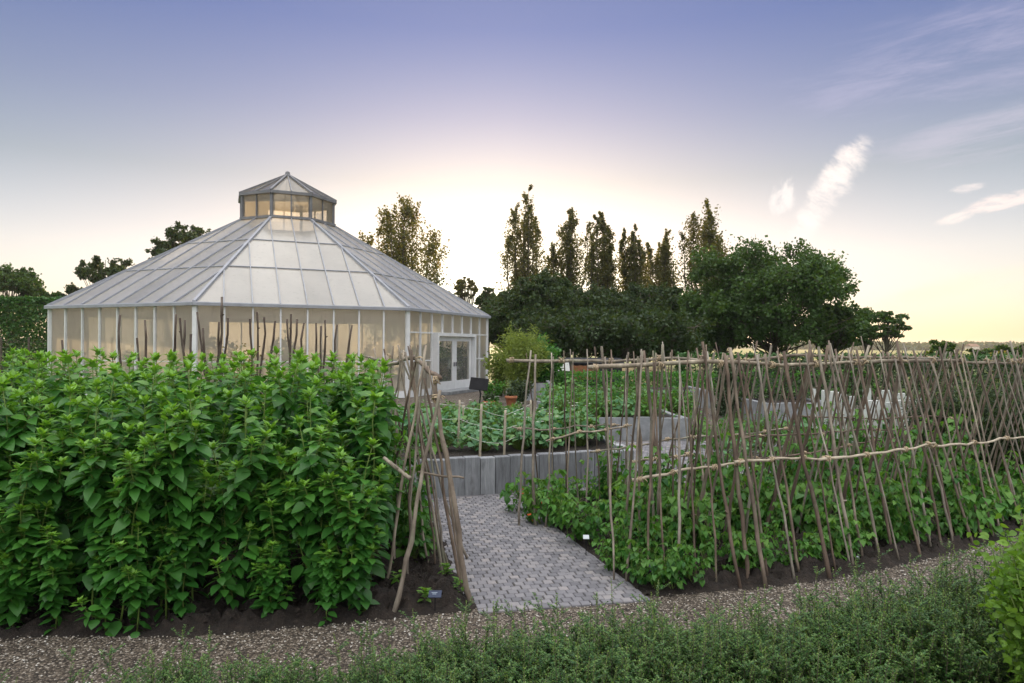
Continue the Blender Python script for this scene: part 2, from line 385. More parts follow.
for poly_, nn_ in (([(-4.5, 4.1), (-1.87, 4.14), (-.35, 4.6), (-.9, 6.2), (-4.5, 5.5)], 5200), ([(1.0, 4.85), (2.3, 5.18), (4.5, 6.3), (6, 7.2), (5, 8.2), (.3, 7.2)], 5200)):
    mb = MB(); pp = np.array(poly_); q = rng.uniform(pp.min(0), pp.max(0), (nn_, 2)); q = q[inside(pp, q[:, 0], q[:, 1])]; n = len(q)
    mb.leaves(tv, tf, np.c_[q, rng.uniform(.045, .085, n)], rdir(n)*[1, 1, .4], rdir(n)*.4+[0, 0, 1.], rng.exponential(.006, n)+.004, width=rng.uniform(.6, 1.4, n))
    o = mb.build('soil_clods', M['soil'], smooth=False); o['kind'] = 'stuff'; tag(o, 'crumbs of dark soil on the bed left of the paved path' if q[0, 0] < .2 and pp[0, 0] < 0 else 'crumbs of dark soil on the bean bed right of the paved path', 'soil')
PL0, PL1 = np.array((-.22, 4.52)), np.array((-.97, 7.75))    # left edge of the paved path
PR0, PR1 = np.array((.95, 4.76)), np.array((.02, 8.0))      # right edge
lumpy('soil_bed', [(-7.6, 4.55), (-6, 4.3), (-4, 4.04), (-1.87, 4.11), (-1.0, 4.32), (-.24, 4.54), (-.99, 7.75), (-1.4, 9.6), (-9.5, 9.6), (-9.5, 5)], .05, .034, .035, M['soil'])
lumpy('soil_bed', [(.97, 4.79), (1.7, 4.95), (2.3, 5.12), (2.9, 5.39), (3.6, 5.75), (4.5, 6.25), (6, 7.18), (9, 9.13), (9, 11.2), (4.2, 9.6), (1.6, 8.35), (.06, 7.9)], .05, .034, .035, M['soil'])
# paved path: individual setts in one sheet
pave_poly = np.array([PL0, PR0, PR1, (1.75, 8.45), (4.4, 9.8), (8.5, 11.3), (8.5, 12.6), (3.5, 12.6), (1.2, 12.4), (1.9, 8.9), (1.5, 8.6), (-1.55, 7.55)])
sheet('path_bedding', [tuple(p) for p in pave_poly], .004, M['joint'])
mb = MB()
dirp = np.array((PR0-PL0)); dirp /= np.linalg.norm(dirp); nrm2 = np.array((-dirp[1], dirp[0]))
sx, sy = .074, .074
rows = int(9/sy)
cen = pave_poly.mean(0); field_poly = pave_poly.copy()
ang = math.atan2(dirp[1], dirp[0])
for r in range(-1, rows):
    o_ = PL0+nrm2*(r+.5)*sy                      # where this course meets the straight path edges
    hits = []
    for t_ in (-.5, .5):
        oo = o_+nrm2*t_*sy; hh = []
        m_ = len(pave_poly)
        for q in range(m_):
            a_, b_ = pave_poly[q]-oo, pave_poly[(q+1) % m_]-oo
            ya, yb = a_ @ nrm2, b_ @ nrm2
            if (ya > 0) != (yb > 0): hh.append((a_+(b_-a_)*ya/(ya-yb)) @ dirp)
        hits.append(sorted(hh))
    if len(hits[0]) != len(hits[1]): hits[0] = hits[1] = hits[0] if len(hits[0]) else hits[1]
    for k in range(0, len(hits[0])-1, 2):
        l0, r0_, l1, r1 = hits[0][k], hits[0][k+1], hits[1][k], hits[1][k+1]
        c0 = math.floor(min(l0, l1)/sx)-1; c1 = math.ceil(max(r0_, r1)/sx)+1
        for c in range(c0, c1+1):
            xa = (c+(.5 if r % 2 else 0)+rng.uniform(-.04, .04))*sx; xb = xa+sx-rng.uniform(.004, .009)
            g_ = rng.uniform(.0025, .0045); zt = .014+rng.normal(0, .0011); tl = rng.normal(0, .0012, 4)
            bot, top = [], []
            for (t_, lo, hi) in ((-.5*sy+g_, l0, r0_), (.5*sy-g_, l1, r1)):
                bot.append((np.clip(xa, lo, hi), np.clip(xb, lo, hi), t_))
            if bot[0][1]-bot[0][0] < .012 and bot[1][1]-bot[1][0] < .012: continue
            ch = .004
            ring = [(bot[0][0], bot[0][2]), (bot[0][1], bot[0][2]), (bot[1][1], bot[1][2]), (bot[1][0], bot[1][2])]
            ins_ = [(ring[0][0]+ch, ring[0][1]+ch), (ring[1][0]-ch, ring[1][1]+ch), (ring[2][0]-ch, ring[2][1]-ch), (ring[3][0]+ch, ring[3][1]-ch)]
            pt_ = lambda q, z: (*(o_+dirp*q[0]+nrm2*q[1]), z)
            v_ = [pt_(q, -.01) for q in ring]+[pt_(q, zt-ch) for q in ring]+[pt_(q, zt+tl[n_]) for n_, q in enumerate(ins_)]
            f_ = [(8, 9, 10, 11)]+[(b+n_, b+(n_+1) % 4, b+4+(n_+1) % 4, b+4+n_) for b in (0, 4) for n_ in range(4)]
            mb.add(v_, f_)
o = mb.build('paved_path', M['paver'], smooth=False); o['kind'] = 'structure'
sheet('back_path', [(-9.5, 9.6), (9, 11.25), (14, 24), (3, 31), (-10, 20)], -.006, M['gravel'])
# dark field beyond on the right, hills
sheet('field', [(14, 75), (900, 75), (1400, 620), (60, 620)], .01, M['field'])
def hills(name, x0, x1, y, hfun, depth, m, nx=90):
    mb = MB(); X = np.linspace(x0, x1, nx); v = []; rowsn = 6
    for k in range(rowsn):
        t = k/(rowsn-1)
        for x in X: v.append((x, y+depth*t+rng.normal(0, 3), max(0, hfun(x)*math.sin(t*math.pi*.55)/.99)+rng.normal(0, .3)*(k > 0)))
    q = [(k*nx+i, k*nx+i+1, (k+1)*nx+i+1, (k+1)*nx+i) for k in range(rowsn-1) for i in range(nx-1)]
    mb.add(v, [q]); o = mb.build(name, m, smooth=True); o['kind'] = 'structure'; return o
hills('hills', -900, 1500, 620, lambda x: 5+3*math.sin(x*.008+1)+2*math.sin(x*.021), 500, M['hill'])

# ------------------------------------------------------------------ sticks and frames
def stick_pts(a, b, seg=11, wob=.02, seed=None):
    a = np.array(a, float); b = np.array(b, float); L = np.linalg.norm(b-a)
    t = np.linspace(0, 1, seg)
    p = a+(b-a)*t[:, None]
    w = np.cumsum(rng.normal(0, 1, (seg, 3)), 0); w -= w[0]+(w[-1]-w[0])*t[:, None]
    w += rng.normal(0, .35, (seg, 3))*np.sin(t*math.pi)[:, None]
    p += w*wob*np.sqrt(max(L, .3))/1.6*.55
    return p
def stick(name, a, b, r0, r1, m, parent=None, wob=.02, n=6, seg=11, twig=True):
    p = stick_pts(a, b, seg, wob)
    t = np.linspace(0, 1, seg)
    rad = r0+(r1-r0)*t; rad = rad*(1+rng.normal(0, .09, seg))
    mb = MB(); mb.tube(p, rad, n)
    if twig and rng.random() < .6:
        for _ in range(rng.integers(1, 3)):
            k = rng.integers(2, seg-1); d = rdir(1)[0]; d[2] = abs(d[2])
            mb.tube([p[k], p[k]+d*rad[k]*1.6, p[k]+d*rad[k]*(2.2+rng.random()*2)], [rad[k]*.75, rad[k]*.55, rad[k]*.45], 5)
    return mb.build(name, m, parent, smooth=True), p
def wrap(name, c, axis, rad, parent):      # a twine lashing: a few turns round the crossing
    axis = np.array(axis, float); axis /= np.linalg.norm(axis)
    x = np.cross(axis, [.3, .2, .9]); x /= np.linalg.norm(x); y = np.cross(axis, x)
    a = np.linspace(0, 2*math.pi*4, 29)
    pts = np.array(c)+rad*(np.cos(a)[:, None]*x+np.sin(a)[:, None]*y)*(1+.15*rng.normal(size=(29, 1)))+axis*(np.linspace(-.02, .02, 29)+rng.normal(0, .005, 29))[:, None]
    mb = MB(); mb.tube(pts, .0042, 4)
    e = pts[-1]
    for _ in range(2):
        d = rdir(1)[0]*.04; d[2] = -abs(d[2])
        mb.tube([e, e+d*.5+[0, 0, .008], e+d], .003, 4)
    return mb.build(name, M['twine'], parent, smooth=True)
def polyline(pts):
    pts = np.array(pts, float); d = np.linalg.norm(np.diff(pts, axis=0), axis=1); s = np.concatenate([[0], np.cumsum(d)])
    return (lambda u: np.array([np.interp(u, s, pts[:, k]) for k in range(pts.shape[1])])), s[-1]

def bean_frame(label, base, off, ridge_h, step, s0=0.0, both=True, rails=()):
    """two rows of hazel poles leaning together over a ridge pole; base = front foot line"""
    fb, L = polyline(base)
    root = empty('bean_pole_frame', (*fb(0), 0), label, 'bean frame')
    root_m = np.array([*fb(0), 0.0])
    loc = lambda p: np.array(p, float)-root_m
    def nr(u):
        t = fb(min(u+.2, L))-fb(max(u-.2, 0)); t /= np.linalg.norm(t); return np.array((-t[1], t[0])), t
    rp = []
    for u in np.arange(0, L+.01, .9):
        n, t = nr(u); q = fb(u)+n*off; rp.append((q[0], q[1], ridge_h+rng.normal(0, .018)))
    rp[0] = (rp[0][0]-.22, rp[0][1]-.02, rp[0][2]-.03)
    rp = np.array(rp)
    feet = []
    k = 0
    for side in ((0, 1) if both else (0,)):
        u = s0+(.05 if side else 0)
        while u < L:
            n, t = nr(u); q = fb(u); rz = ridge_h
            foot = q+n*(2*off if side else 0)+t*rng.normal(0, .035)+n*rng.normal(0, .04)
            top = q+n*off+t*rng.normal(0, .05)
            over = rng.choice([.03, .07, .10, .15, .21], p=[.3, .32, .22, .11, .05])
            f3 = np.array([foot[0], foot[1], -.03]); c3 = np.array([top[0], top[1], rz+rng.normal(0, .02)])
            c3[:2] += n*(-.025 if side == 0 else .025)
            end = c3+(c3-f3)*over/1.6
            r0 = rng.choice([.008, .0105, .013, .0165], p=[.25, .35, .28, .12])
            stick('pole', loc(f3), loc(end), r0, r0*rng.uniform(.6, .85), M['pole'], root, wob=.014)
            feet.append((side, u, foot)); u += step*rng.uniform(.8, 1.2); k += 1
    # ridge poles in overlapping lengths
    i = 0
    while i < len(rp)-1:
        j = min(i+3, len(rp)-1)
        seg = rp[i:j+1].copy(); fpl, LL = polyline(seg)
        pts = np.array([fpl(x) for x in np.linspace(-0.0, LL, 18)])
        pts += np.cumsum(rng.normal(0, .006, (18, 3)), 0)*.8
        mb = MB(); mb.tube(np.array([loc(p) for p in pts]), np.linspace(.018, .013, 18)*(1+rng.normal(0, .08, 18)), 7); mb.build('ridge_pole', M['pole'], root, smooth=True)
        for x in np.linspace(.05, LL-.05, 6):
            c = fpl(x); wrap('lashing', loc(c), seg[-1]-seg[0], .026, root)
        i = j
    for (pa, pb, rr, mm) in rails:
        p = np.array(pa); q = np.array(pb)
        pts = stick_pts(loc(p), loc(q), 16, .02)
        mb = MB(); mb.tube(pts, np.linspace(rr, rr*.7, 16)*(1+rng.normal(0, .07, 16)), 7); mb.build('rail', mm, root, smooth=True)
        for x in (1, 6, 11, 14): wrap('lashing', pts[x], q-p, rr+.006, root)
    return root, feet
BASE = [(.74, 5.06), (1.05, 4.99), (1.5, 4.95), (1.88, 5.04), (2.4, 5.24), (3.4, 5.74), (4.38, 6.25), (5.2, 6.74), (6.4, 7.5)]
rail = lambda x0, y0, Y0, x1, y1, Y1, r, m='pole': (P(x0, y0, Y0), P(x1, y1, Y1), r, M[m])
fr1, feet1 = bean_frame('front row of crossed hazel poles lashed to a ridge pole along the gravel path', BASE, .43, 1.635, .132, rails=(
    rail(632, 480, 5.28, 745, 461, 5.2, .013, 'pale_pole'), rail(735, 462, 5.2, 830, 459, 5.5, .012, 'pale_pole'), rail(818, 460, 5.45, 935, 443, 6.05, .013, 'pale_pole'), rail(925, 446, 6.0, 1034, 436, 6.7, .012, 'pale_pole'),
    rail(630, 463, 5.95, 690, 452, 6.0, .011), rail(745, 461, 5.9, 880, 440, 6.6, .010)))
BASE2 = [(.08, 6.62), (.6, 6.52), (1.2, 6.45), (1.84, 6.6), (2.7, 7.0), (3.8, 7.55), (5.0, 8.2), (6.4, 9.0)]
fr2, feet2 = bean_frame('second row of crossed hazel poles standing behind the front row', BASE2, .43, 1.63, .165, rails=(
    rail(546, 441, 6.75, 632, 425, 6.6, .011), rail(590, 452, 6.8, 700, 436, 6.7, .011), rail(512, 427, 7.4, 620, 425, 7.3, .010), rail(690, 438, 7.0, 790, 428, 7.4, .010), rail(745, 436, 6.8, 920, 428, 7.7, .010), rail(800, 416, 7.6, 960, 420, 8.3, .010)))

# left A-frame by the path: hand-placed poles
root = empty('bean_pole_frame', (-.5, 4.8, 0), 'leaning A-frame of crooked hazel poles at the left edge of the paved path', 'bean frame')
rm = np.array((-.5, 4.8, 0.0))
def lp(a, b, r0, r1, wob=.03): stick('pole', np.array(a)-rm, np.array(b)-rm, r0, r1, M['pole'], root, wob=wob*.7, seg=13)
A = lambda x, y, Y: np.array(P(x, y, Y))
g = lambda x, y: np.array(G(x, y))+[0, 0, -.03]
lp(g(474, 606), A(434, 376, 4.86), .021, .015, .03)
lp(g(462, 590), A(424, 378, 5.1), .013, .010, .025)
lp(g(443, 577), A(405, 352, 5.5), .013, .009, .04)
lp(g(430, 569), A(399, 350, 5.7), .011, .008, .03)
lp(g(392, 614), A(440, 390, 4.72), .018, .012, .03)
lp(g(384, 590), A(426, 345, 5.0), .013, .009, .03)
lp(g(376, 560), A(418, 345, 5.4), .011, .008, .03)
lp(g(470, 560), A(398, 345, 5.4), .012, .008, .03)
lp(g(370, 545), A(402, 350, 5.8), .012, .008, .03)
lp(g(425, 545), A(384, 349, 6.2), .012, .008, .03)
lp(g(372, 530), A(393, 346, 6.3), .012, .008, .03)
lp(g(418, 530), A(374, 348, 6.7), .012, .008, .03)
lp(g(415, 555), A(386, 355, 6.0), .010, .008, .05)
for (xa_, ya_, xb_, yb_, Yb_) in ((468, 598, 428, 366, 5.0), (446, 580, 426, 362, 5.15), (436, 572, 412, 350, 5.45), (408, 588, 424, 350, 5.2), (450, 580, 408, 346, 5.5), (404, 578, 410, 345, 5.5), (396, 570, 404, 350, 5.7)):
    lp(g(xa_, ya_), A(xb_, yb_, Yb_), .0095, .007, .035)
lp(A(440, 378, 4.82), A(412, 356, 5.6), .018, .016, .02)
lp(A(418, 358, 5.45), A(364, 356, 7.0), .017, .013, .04)
lp(A(384, 458, 4.75), A(410, 478, 4.55), .014, .015, .01)
lp(A(418, 472, 4.9), A(464, 478, 4.85), .010, .008, .02)
for q, ax in ((A(436, 380, 4.84), (1, 0, 0)), (A(420, 360, 5.4), (.3, 1, 0)), (A(402, 357, 5.8), (.3, 1, 0)), (A(436, 398, 4.8), (0, 1, 1)), (A(388, 357, 6.4), (.3, 1, 0))): wrap('lashing', q-rm, ax, .026, root)

# loose sticks behind the leafy block
TOPS = [(120, 315, 2), (137, 338, -2), (145, 320, 4), (176, 314, -6), (180, 318, 2), (185, 320, 0), (197, 312, 10), (191, 334, -6), (203, 328, 5), (219, 322, -3), (222, 297, -2), (228, 318, -5), (250, 319, 2), (257, 312, -4), (264, 317, -6), (275, 321, -8), (287, 319, 1), (291, 314, -2), (297, 319, -4), (304, 323, -7), (316, 323, 3), (321, 326, 1), (325, 320, 4), (337, 325, -9), (352, 325, -8), (62, 340, 2)]
for (x, y, dx) in TOPS:
    Y = 8.8+rng.normal(0, .25)
    a = np.array(P(x+dx*2.2, 480, Y)); a[2] = -.03; b = np.array(P(x, y, Y+rng.normal(0, .1)))
    o, _ = stick('hazel_stick', (0, 0, 0), b-a, .021, .013, M['dark_pole'], None, wob=.028)
    o.location = a
    tag(o, 'brown hazel stick standing upright above the leafy block in front of the greenhouse', 'stick', 'upright sticks behind the leafy block')

# ------------------------------------------------------------------ tall leafy perennials
def stem_curve(h, lean, n=9):
    t = np.linspace(0, 1, n); a = rng.uniform(0, 6.28)
    w = np.cumsum(rng.normal(0, .012, (n, 2)), 0)
    return np.stack([math.cos(a)*lean*t**1.7+w[:, 0], math.sin(a)*lean*t**1.7+w[:, 1], h*t], 1)
def tall_plant(h):
    st = MB(); lf = MB()
    def shoot(pts, nodes, big, tuft=True, first=.12):
        k = len(pts); fp, L = polyline(pts)
        a0 = rng.uniform(0, 6.28)
        for i in range(nodes):
            u = first+(1-first)*(i/(nodes-1))**.93
            c = fp(u*L); a0 += math.pi/2+rng.normal(0, .25)
            for s_ in (0, math.pi):
                if u < .3 and rng.random() < .12: continue
                a = a0+s_+rng.normal(0, .2)
                size = big*np.interp(u, [0, .25, .6, .85, 1], [.8, 1.0, 1.0, .8, .42])*rng.uniform(.75, 1.2)
                el = np.interp(u, [0, .5, .8, .92, 1], [-.5, -.38, -.1, .35, 1.0])+rng.normal(0, .22)
                d = az(np.array([a]), np.array([el])); pet = .018+.12*size
                st.tube([c, c+d[0]*pet], .0018, 4, cap=False)
                y = np.interp(u, [.5, .82, .95, 1], [0, .12, .6, 1.0])
                lf.leaves(*OVATE, (c+d[0]*pet)[None], d, np.array([[0, 0, 1.]])+rng.normal(0, .25, (1, 3)), size, y, rng.uniform(.9, 1.25))
        if tuft:
            c = fp(L)
            n = 16; a = rng.uniform(0, 6.28, n); el = rng.uniform(.2, 1.35, n)
            d = az(a, el); sz = rng.uniform(.04, .09, n)*(.6+.4*big/.14)
            lf.leaves(*OVATE, c+d*.004+rng.normal(0, .004, (n, 3)), d, az(a, el+1.4), sz, rng.uniform(.6, 1.0, n), .66)
    pts = stem_curve(h, rng.uniform(.03, .16)); st.tube(pts, np.linspace(.0075, .0035, len(pts)), 6)
    shoot(pts, int(h/.052), .145, first=.02)
    for _ in range(rng.integers(6, 9)):
        k = rng.integers(1, 7); a = rng.uniform(0, 6.28); L = rng.uniform(.22, .5)*h*.8
        t = np.linspace(0, 1, 6)[:, None]
        side = np.array([[math.cos(a), math.sin(a), 0]])*(.11+.11*rng.random())*np.sqrt(t)
        b = pts[k]+side+np.array([[0, 0, 1.]])*t*L*np.clip((h-pts[k][2])/h+.35, .4, 1)
        st.tube(b, np.linspace(.005, .003, 6), 5); shoot(b, int(L/.05)+4, .12, first=.12)
    return st.mesh('stem', M['tall_stem']), lf.mesh('foliage', M['tall_leaf'], True, 'young')
variants = [tall_plant(1.5) for _ in range(9)]
protos = []
def block_edge(x): return np.interp(x, [-9, -6, -4, -1.87, -1.0, -.4], [4.9, 4.3, 4.02, 4.09, 4.3, 4.5])
cnt = 0
spots = []
for r, dy in [(-1, .10)]+list(enumerate((.16, .40, .72, 1.08, 1.68, 2.05, 2.45, 2.9, 3.4, 3.9))):
    x = -.90 - .26*dy + rng.uniform(-.05, .05) - (.1 if r == 0 else 0)
    while x > -(block_edge(x)+dy)*.79-.3:
        y = block_edge(x)+dy
        spots.append((r, x+rng.normal(0, .05), y+rng.normal(0, .07)))
        x -= (.25+.045*max(r, 0))*rng.uniform(.8, 1.2)
for r, x, y in spots:
    sxp = 512+x/y*F
    gap = r < 0 and any(a_ < sxp < b_ for a_, b_ in ((76, 93), (212, 234)))
    if not (gap or (r == 0 and rng.random() < .02)):
        h = (1.18+.15*min(r, 3)+.012*r)*(rng.uniform(.86, 1.09) if r < 4 else rng.uniform(.95, 1.05)) if r >= 0 else rng.uniform(.45, .85)
        if x > -1.6 and r < 2: h *= .93
        h = min(h, 1.57+.03*rng.normal())
        sm, lm = variants[rng.integers(len(variants))]
        root = empty('tall_leafy_plant', (x, y, .02),
                     'tall green leafy perennial in the front row of the left bed along the gravel' if r < 2 else 'tall green leafy perennial standing behind the front rows of the left bed', 'plant',
                     'leafy perennials in the front rows' if r < 2 else 'leafy perennials behind the front rows', rng.uniform(0, 6.28))
        s = h/1.5; root.scale = (s**.5*1.0, s**.5*1.0, s)
        for nm, me in (('stem', sm), ('foliage', lm)):
            o = bpy.data.objects.new(nm, me); COL.objects.link(o); o.parent = root
        cnt += 1
print('tall plants', cnt)

# ------------------------------------------------------------------ bean plants
def bean_plant(h, spread, nleaf, climb=0):
    st = MB(); lf = MB()
    for k in range(5+climb*2):
        a = rng.uniform(0, 6.28); L = h*rng.uniform(.6, 1.1)
        t = np.linspace(0, 1, 8)
        sp = spread*rng.uniform(.3, 1)
        if climb and k < climb*2: L = rng.uniform(.6, 1.0)*climb; sp = .05
        p = np.stack([math.cos(a)*sp*np.sqrt(t)+.03*np.sin(t*9+a), math.sin(a)*sp*np.sqrt(t)+.03*np.cos(t*8+a), L*t], 1)
        st.tube(p, np.linspace(.004, .002, 8), 4)
        fp, LL = polyline(p)
        m = int(nleaf*(L/h)**.8)
        for i in range(m):
            c = fp(LL*(.1+.9*(i+rng.random())/m)); aa = rng.uniform(0, 6.28)
            d = np.array([math.cos(aa), math.sin(aa), .35]); q = c+d*rng.uniform(.05, .12)
            st.tube([c, q], .0015, 3, cap=False)
            y = max(0, rng.normal(.05, .2))+(.25 if i > m*.75 else 0)
            for s_ in (-1.3, 0, 1.3):
                a2 = aa+s_; el = rng.normal(-.65, .35)
                dd = az(np.array([a2]), np.array([el]))
                lf.leaves(*HEART, (q+dd[0]*.012)[None], dd, np.array([[.5*math.cos(a2), .5*math.sin(a2), 1.]])+rng.normal(0, .25, (1, 3)), rng.uniform(.05, .092), min(y, 1), rng.uniform(.85, 1.1))
    return st.mesh('stem', M['tall_stem']), lf.mesh('foliage', M['bean_leaf'], True, 'young')
bv = [bean_plant(.5, .2, 10) for _ in range(5)]+[bean_plant(.55, .18, 8, 1) for _ in range(4)]
def plant_at(name, meshes, loc, label, cat, group, s=1.0, rz=None):
    root = empty(name, loc, label, cat, group, rng.uniform(0, 6.28) if rz is None else rz); root.scale = (s, s, s)
    for nm, me in zip(('stem', 'foliage'), meshes):
        o = bpy.data.objects.new(nm, me); COL.objects.link(o); o.parent = root
    return root
nb = 0
for feet, nm in ((feet1, 'front'), (feet2, 'second')):
    for k, (side, u, f) in enumerate(feet):
        if rng.random() < .15: continue
        s = rng.uniform(.7, 1.15)*(.98 if (nm == 'second' or side == 1) else .86)*(.8 if (nm == 'front' and side == 0 and u < 2) else 1)*(.62 if nm == 'second' and u < 1.0 else 1)
        plant_at('bean_plant', bv[rng.integers(9)], (f[0]+rng.normal(0, .06), f[1]+(.24 if nm == 'front' and side == 0 else .08)+rng.normal(0, .05), .02),
                 'young bean plant climbing at the foot of the %s row of hazel poles' % nm, 'bean plant', 'bean plants under the %s row of poles' % nm, s); nb += 1
for k in range(8):
    t = k/7; p = np.array((-.62, 4.95))*(1-t)+np.array((-1.25, 6.9))*t
    plant_at('bean_plant', bean_plant(.6, .16, 9, 1) if k < 2 else bv[5+k % 4], (p[0]-.12+rng.normal(0, .04), p[1]+.5, .02), 'bean plant climbing inside the A-frame left of the paved path', 'bean plant', 'bean plants inside the left frame', rng.uniform(.85, 1.1))
for (x, y, s_) in ((642, 588, .62), (655, 592, .55), (672, 592, .62), (690, 588, .55), (560, 530, .8), (575, 542, .85), (592, 548, .8), (612, 562, .7), (548, 520, .85)):
    p = G(x, y); plant_at('bean_plant', bv[rng.integers(5)], (p.x, p.y, .03), 'low bean plant at the path corner in front of the hazel poles', 'bean plant', 'low beans at the path corner', s_)
for (x, y) in ((520, 512), (540, 525)):      # at the path corner with red flowers
    p = G(x, y); st, lf = bean_plant(.45, .14, 7)
    r_ = plant_at('bean_plant', (st, lf), (p.x, p.y, 0), 'bean plant with small red flowers at the corner of the paved path', 'bean plant', 'red flowered beans at the path corner', 1.0)
    mb = MB(); n = 14; mb.leaves(*HEART, np.stack([rng.normal(0, .09, n), rng.normal(0, .09, n)-.04, rng.uniform(.05, .35, n)], 1), rdir(n), rdir(n), .022); mb.build('flower', M['red_flower'], r_)
for (x, y, nm) in ((425, 608, 'pale green seedling in dark soil below the left A-frame'), (398, 590, 'pale green seedling beside the front pole of the left A-frame'), (460, 599, 'pale green seedling at the paved path edge between two poles'), (446, 582, 'yellowish seedling in soil at the edge of the paved path')):
    p = G(x, y); mb = MB(); n = 22; a = rng.uniform(0, 6.28, n); el = rng.uniform(-.2, .9, n); d = az(a, el)
    mb.leaves(*OVATE, d*.012+np.array([[0, 0, 1.]])*rng.uniform(.02, .1, (n, 1)), d, az(a, el+1.5), rng.uniform(.035, .06, n), rng.uniform(.3, 1, n), 1.2)
    o = mb.build('seedling', M['bean_leaf'], None, True, 'young'); o.location = (p.x, p.y, .03); tag(o, nm, 'seedling')
# ------------------------------------------------------------------ plant labels
def plant_label(x, y, w, h, lift, label, tilt=-.6, m='label_blue'):
    p = G(x, y); root = empty('plant_label', (p.x, p.y, .0), label, 'plant label')
    mb = MB(); mb.box((0, 0, lift/2), (.006, .004, lift)); mb.build('stake', M['black'], root)
    Mx = np.array(Matrix.Rotation(tilt, 3, 'X')); c = np.array((0, -.004, lift))
    mb = MB(); mb.box(c, (w, h, .004), M=Mx, ch=.001); pl = mb.build('plate', M[m], root)
    if m == 'label_blue':
        mb = MB()
        for yy, ww in ((.15, .45), (-.05, .3)): mb.box(c+Mx @ np.array((-.05*w, yy*h, .0032)), (ww*w, .09*h, .001), M=Mx)
        mb.build('lettering', M['label_grey'], pl)
plant_label(655, 585, .085, .06, .13, 'small dark blue plant label with white lettering among the front bean leaves', .75)
plant_label(435, 612, .085, .06, .12, 'small dark blue plant label in the soil under the left A-frame', .5)
plant_label(586, 556, .05, .035, .16, 'small white tag on a pole foot beside the paved path', 1.0, 'label_white')
plant_label(858, 566, .02, .06, .05, 'small white tag at the gravel edge under the beans', 1.2, 'label_white')

# ------------------------------------------------------------------ raised beds
def raised_bed(label, corners, h, plank_w=.18, thick=.11, m='oak', sides=None, soil=True):
    c = np.array(corners, float); root = empty('raised_bed', (*c[0], 0), label, 'raised bed'); o0 = np.array([*c[0], 0.0])
    n = len(c)
    for i in range(n):
        if sides is not None and i not in sides: continue
        a, b = c[i], c[(i+1) % n]; d = b-a; L = np.linalg.norm(d); d /= L; inn = np.array((-d[1], d[0]))
        k = max(1, round(L/plank_w)); w = L/k
        for j in range(k):
            p = a+d*(j+.5)*w+inn*(thick/2+rng.uniform(-.006, .006)); hh = h+rng.normal(0, .006)
            mb = MB(); mb.box((p[0]-o0[0], p[1]-o0[1], hh/2-.02), (w-.008, thick, hh+.04), rz=math.atan2(d[1], d[0])+rng.normal(0, .01), ch=.008)
            mb.build('plank', M[m], root)
    if soil:
        mb = MB(); cc = c.mean(0); pts = [(*(p+(cc-p)*.04), h-.05) for p in c]
        X = np.array(pts)-o0
        mb.add(X, [[tuple(range(n))]]); mb.build('soil', M['soil'], root)
    return root
bed1 = [(-1.75, 7.48), (1.55, 8.62), (1.0, 12.1), (-3.0, 12.1)]
raised_bed('raised bed of weathered grey upright sleepers at the end of the paved path', bed1, .45, sides=(0, 1))
bed2 = [(.75, 12.75), (3.3, 12.75), (3.1, 16.5), (.6, 16.5)]
raised_bed('pale grey sleeper bed behind the first raised bed', bed2, .42, m='grey_stone', plank_w=.5, sides=(0, 1, 3))
raised_bed('pale grey raised bed farther back beside the leafy hedge', [(4.0, 19.6), (5.7, 19.6), (5.7, 22), (4.0, 22)], .5, m='grey_stone', plank_w=.5, sides=(0, 1, 3))
raised_bed('small grey raised bed beside the bamboo near the greenhouse', [(.35, 22), (1.3, 22), (1.3, 24), (.35, 24)], .55, m='grey_stone', plank_w=.5, sides=(0, 1, 3))
raised_bed('grey raised bed seen through the middle of the bean poles', [(5.6, 15.2), (7.4, 15.6), (7.4, 17.6), (5.6, 17.4)], .5, m='grey_stone', plank_w=.5, sides=(0, 1, 3))
# pale boards standing upright behind the poles
root = empty('pale_board_screen', (5.0, 11.0, 0), 'row of pale boards standing upright behind the right part of the bean poles', 'boards')
for k, (x0, x1, y0, y1, Y) in enumerate([(812, 818, 388, 413, 11.4), (821, 827, 390, 414, 11.4), (829, 835, 391, 414, 11.3), (836, 842, 392, 416, 11.2), (843, 847, 394, 417, 11.1), (849, 855, 396, 420, 11.0), (866, 884, 400, 424, 10.8), (885, 893, 402, 424, 10.7), (894, 902, 400, 424, 10.6), (905, 913, 396, 420, 10.7), (915, 922, 398, 420, 10.6), (862, 872, 388, 400, 12.4), (878, 893, 390, 402, 12.4), (896, 906, 393, 402, 12.4)]):
    a = P(x0, y0, Y); b = P(x1, y1, Y); mb = MB()
    mb.box(((a.x+b.x)/2-5, Y-11, a.z/2), (b.x-a.x-.012, .03, a.z), rz=.35+rng.normal(0, .03), ch=.01); mb.build('board', M['pale_board'], root)

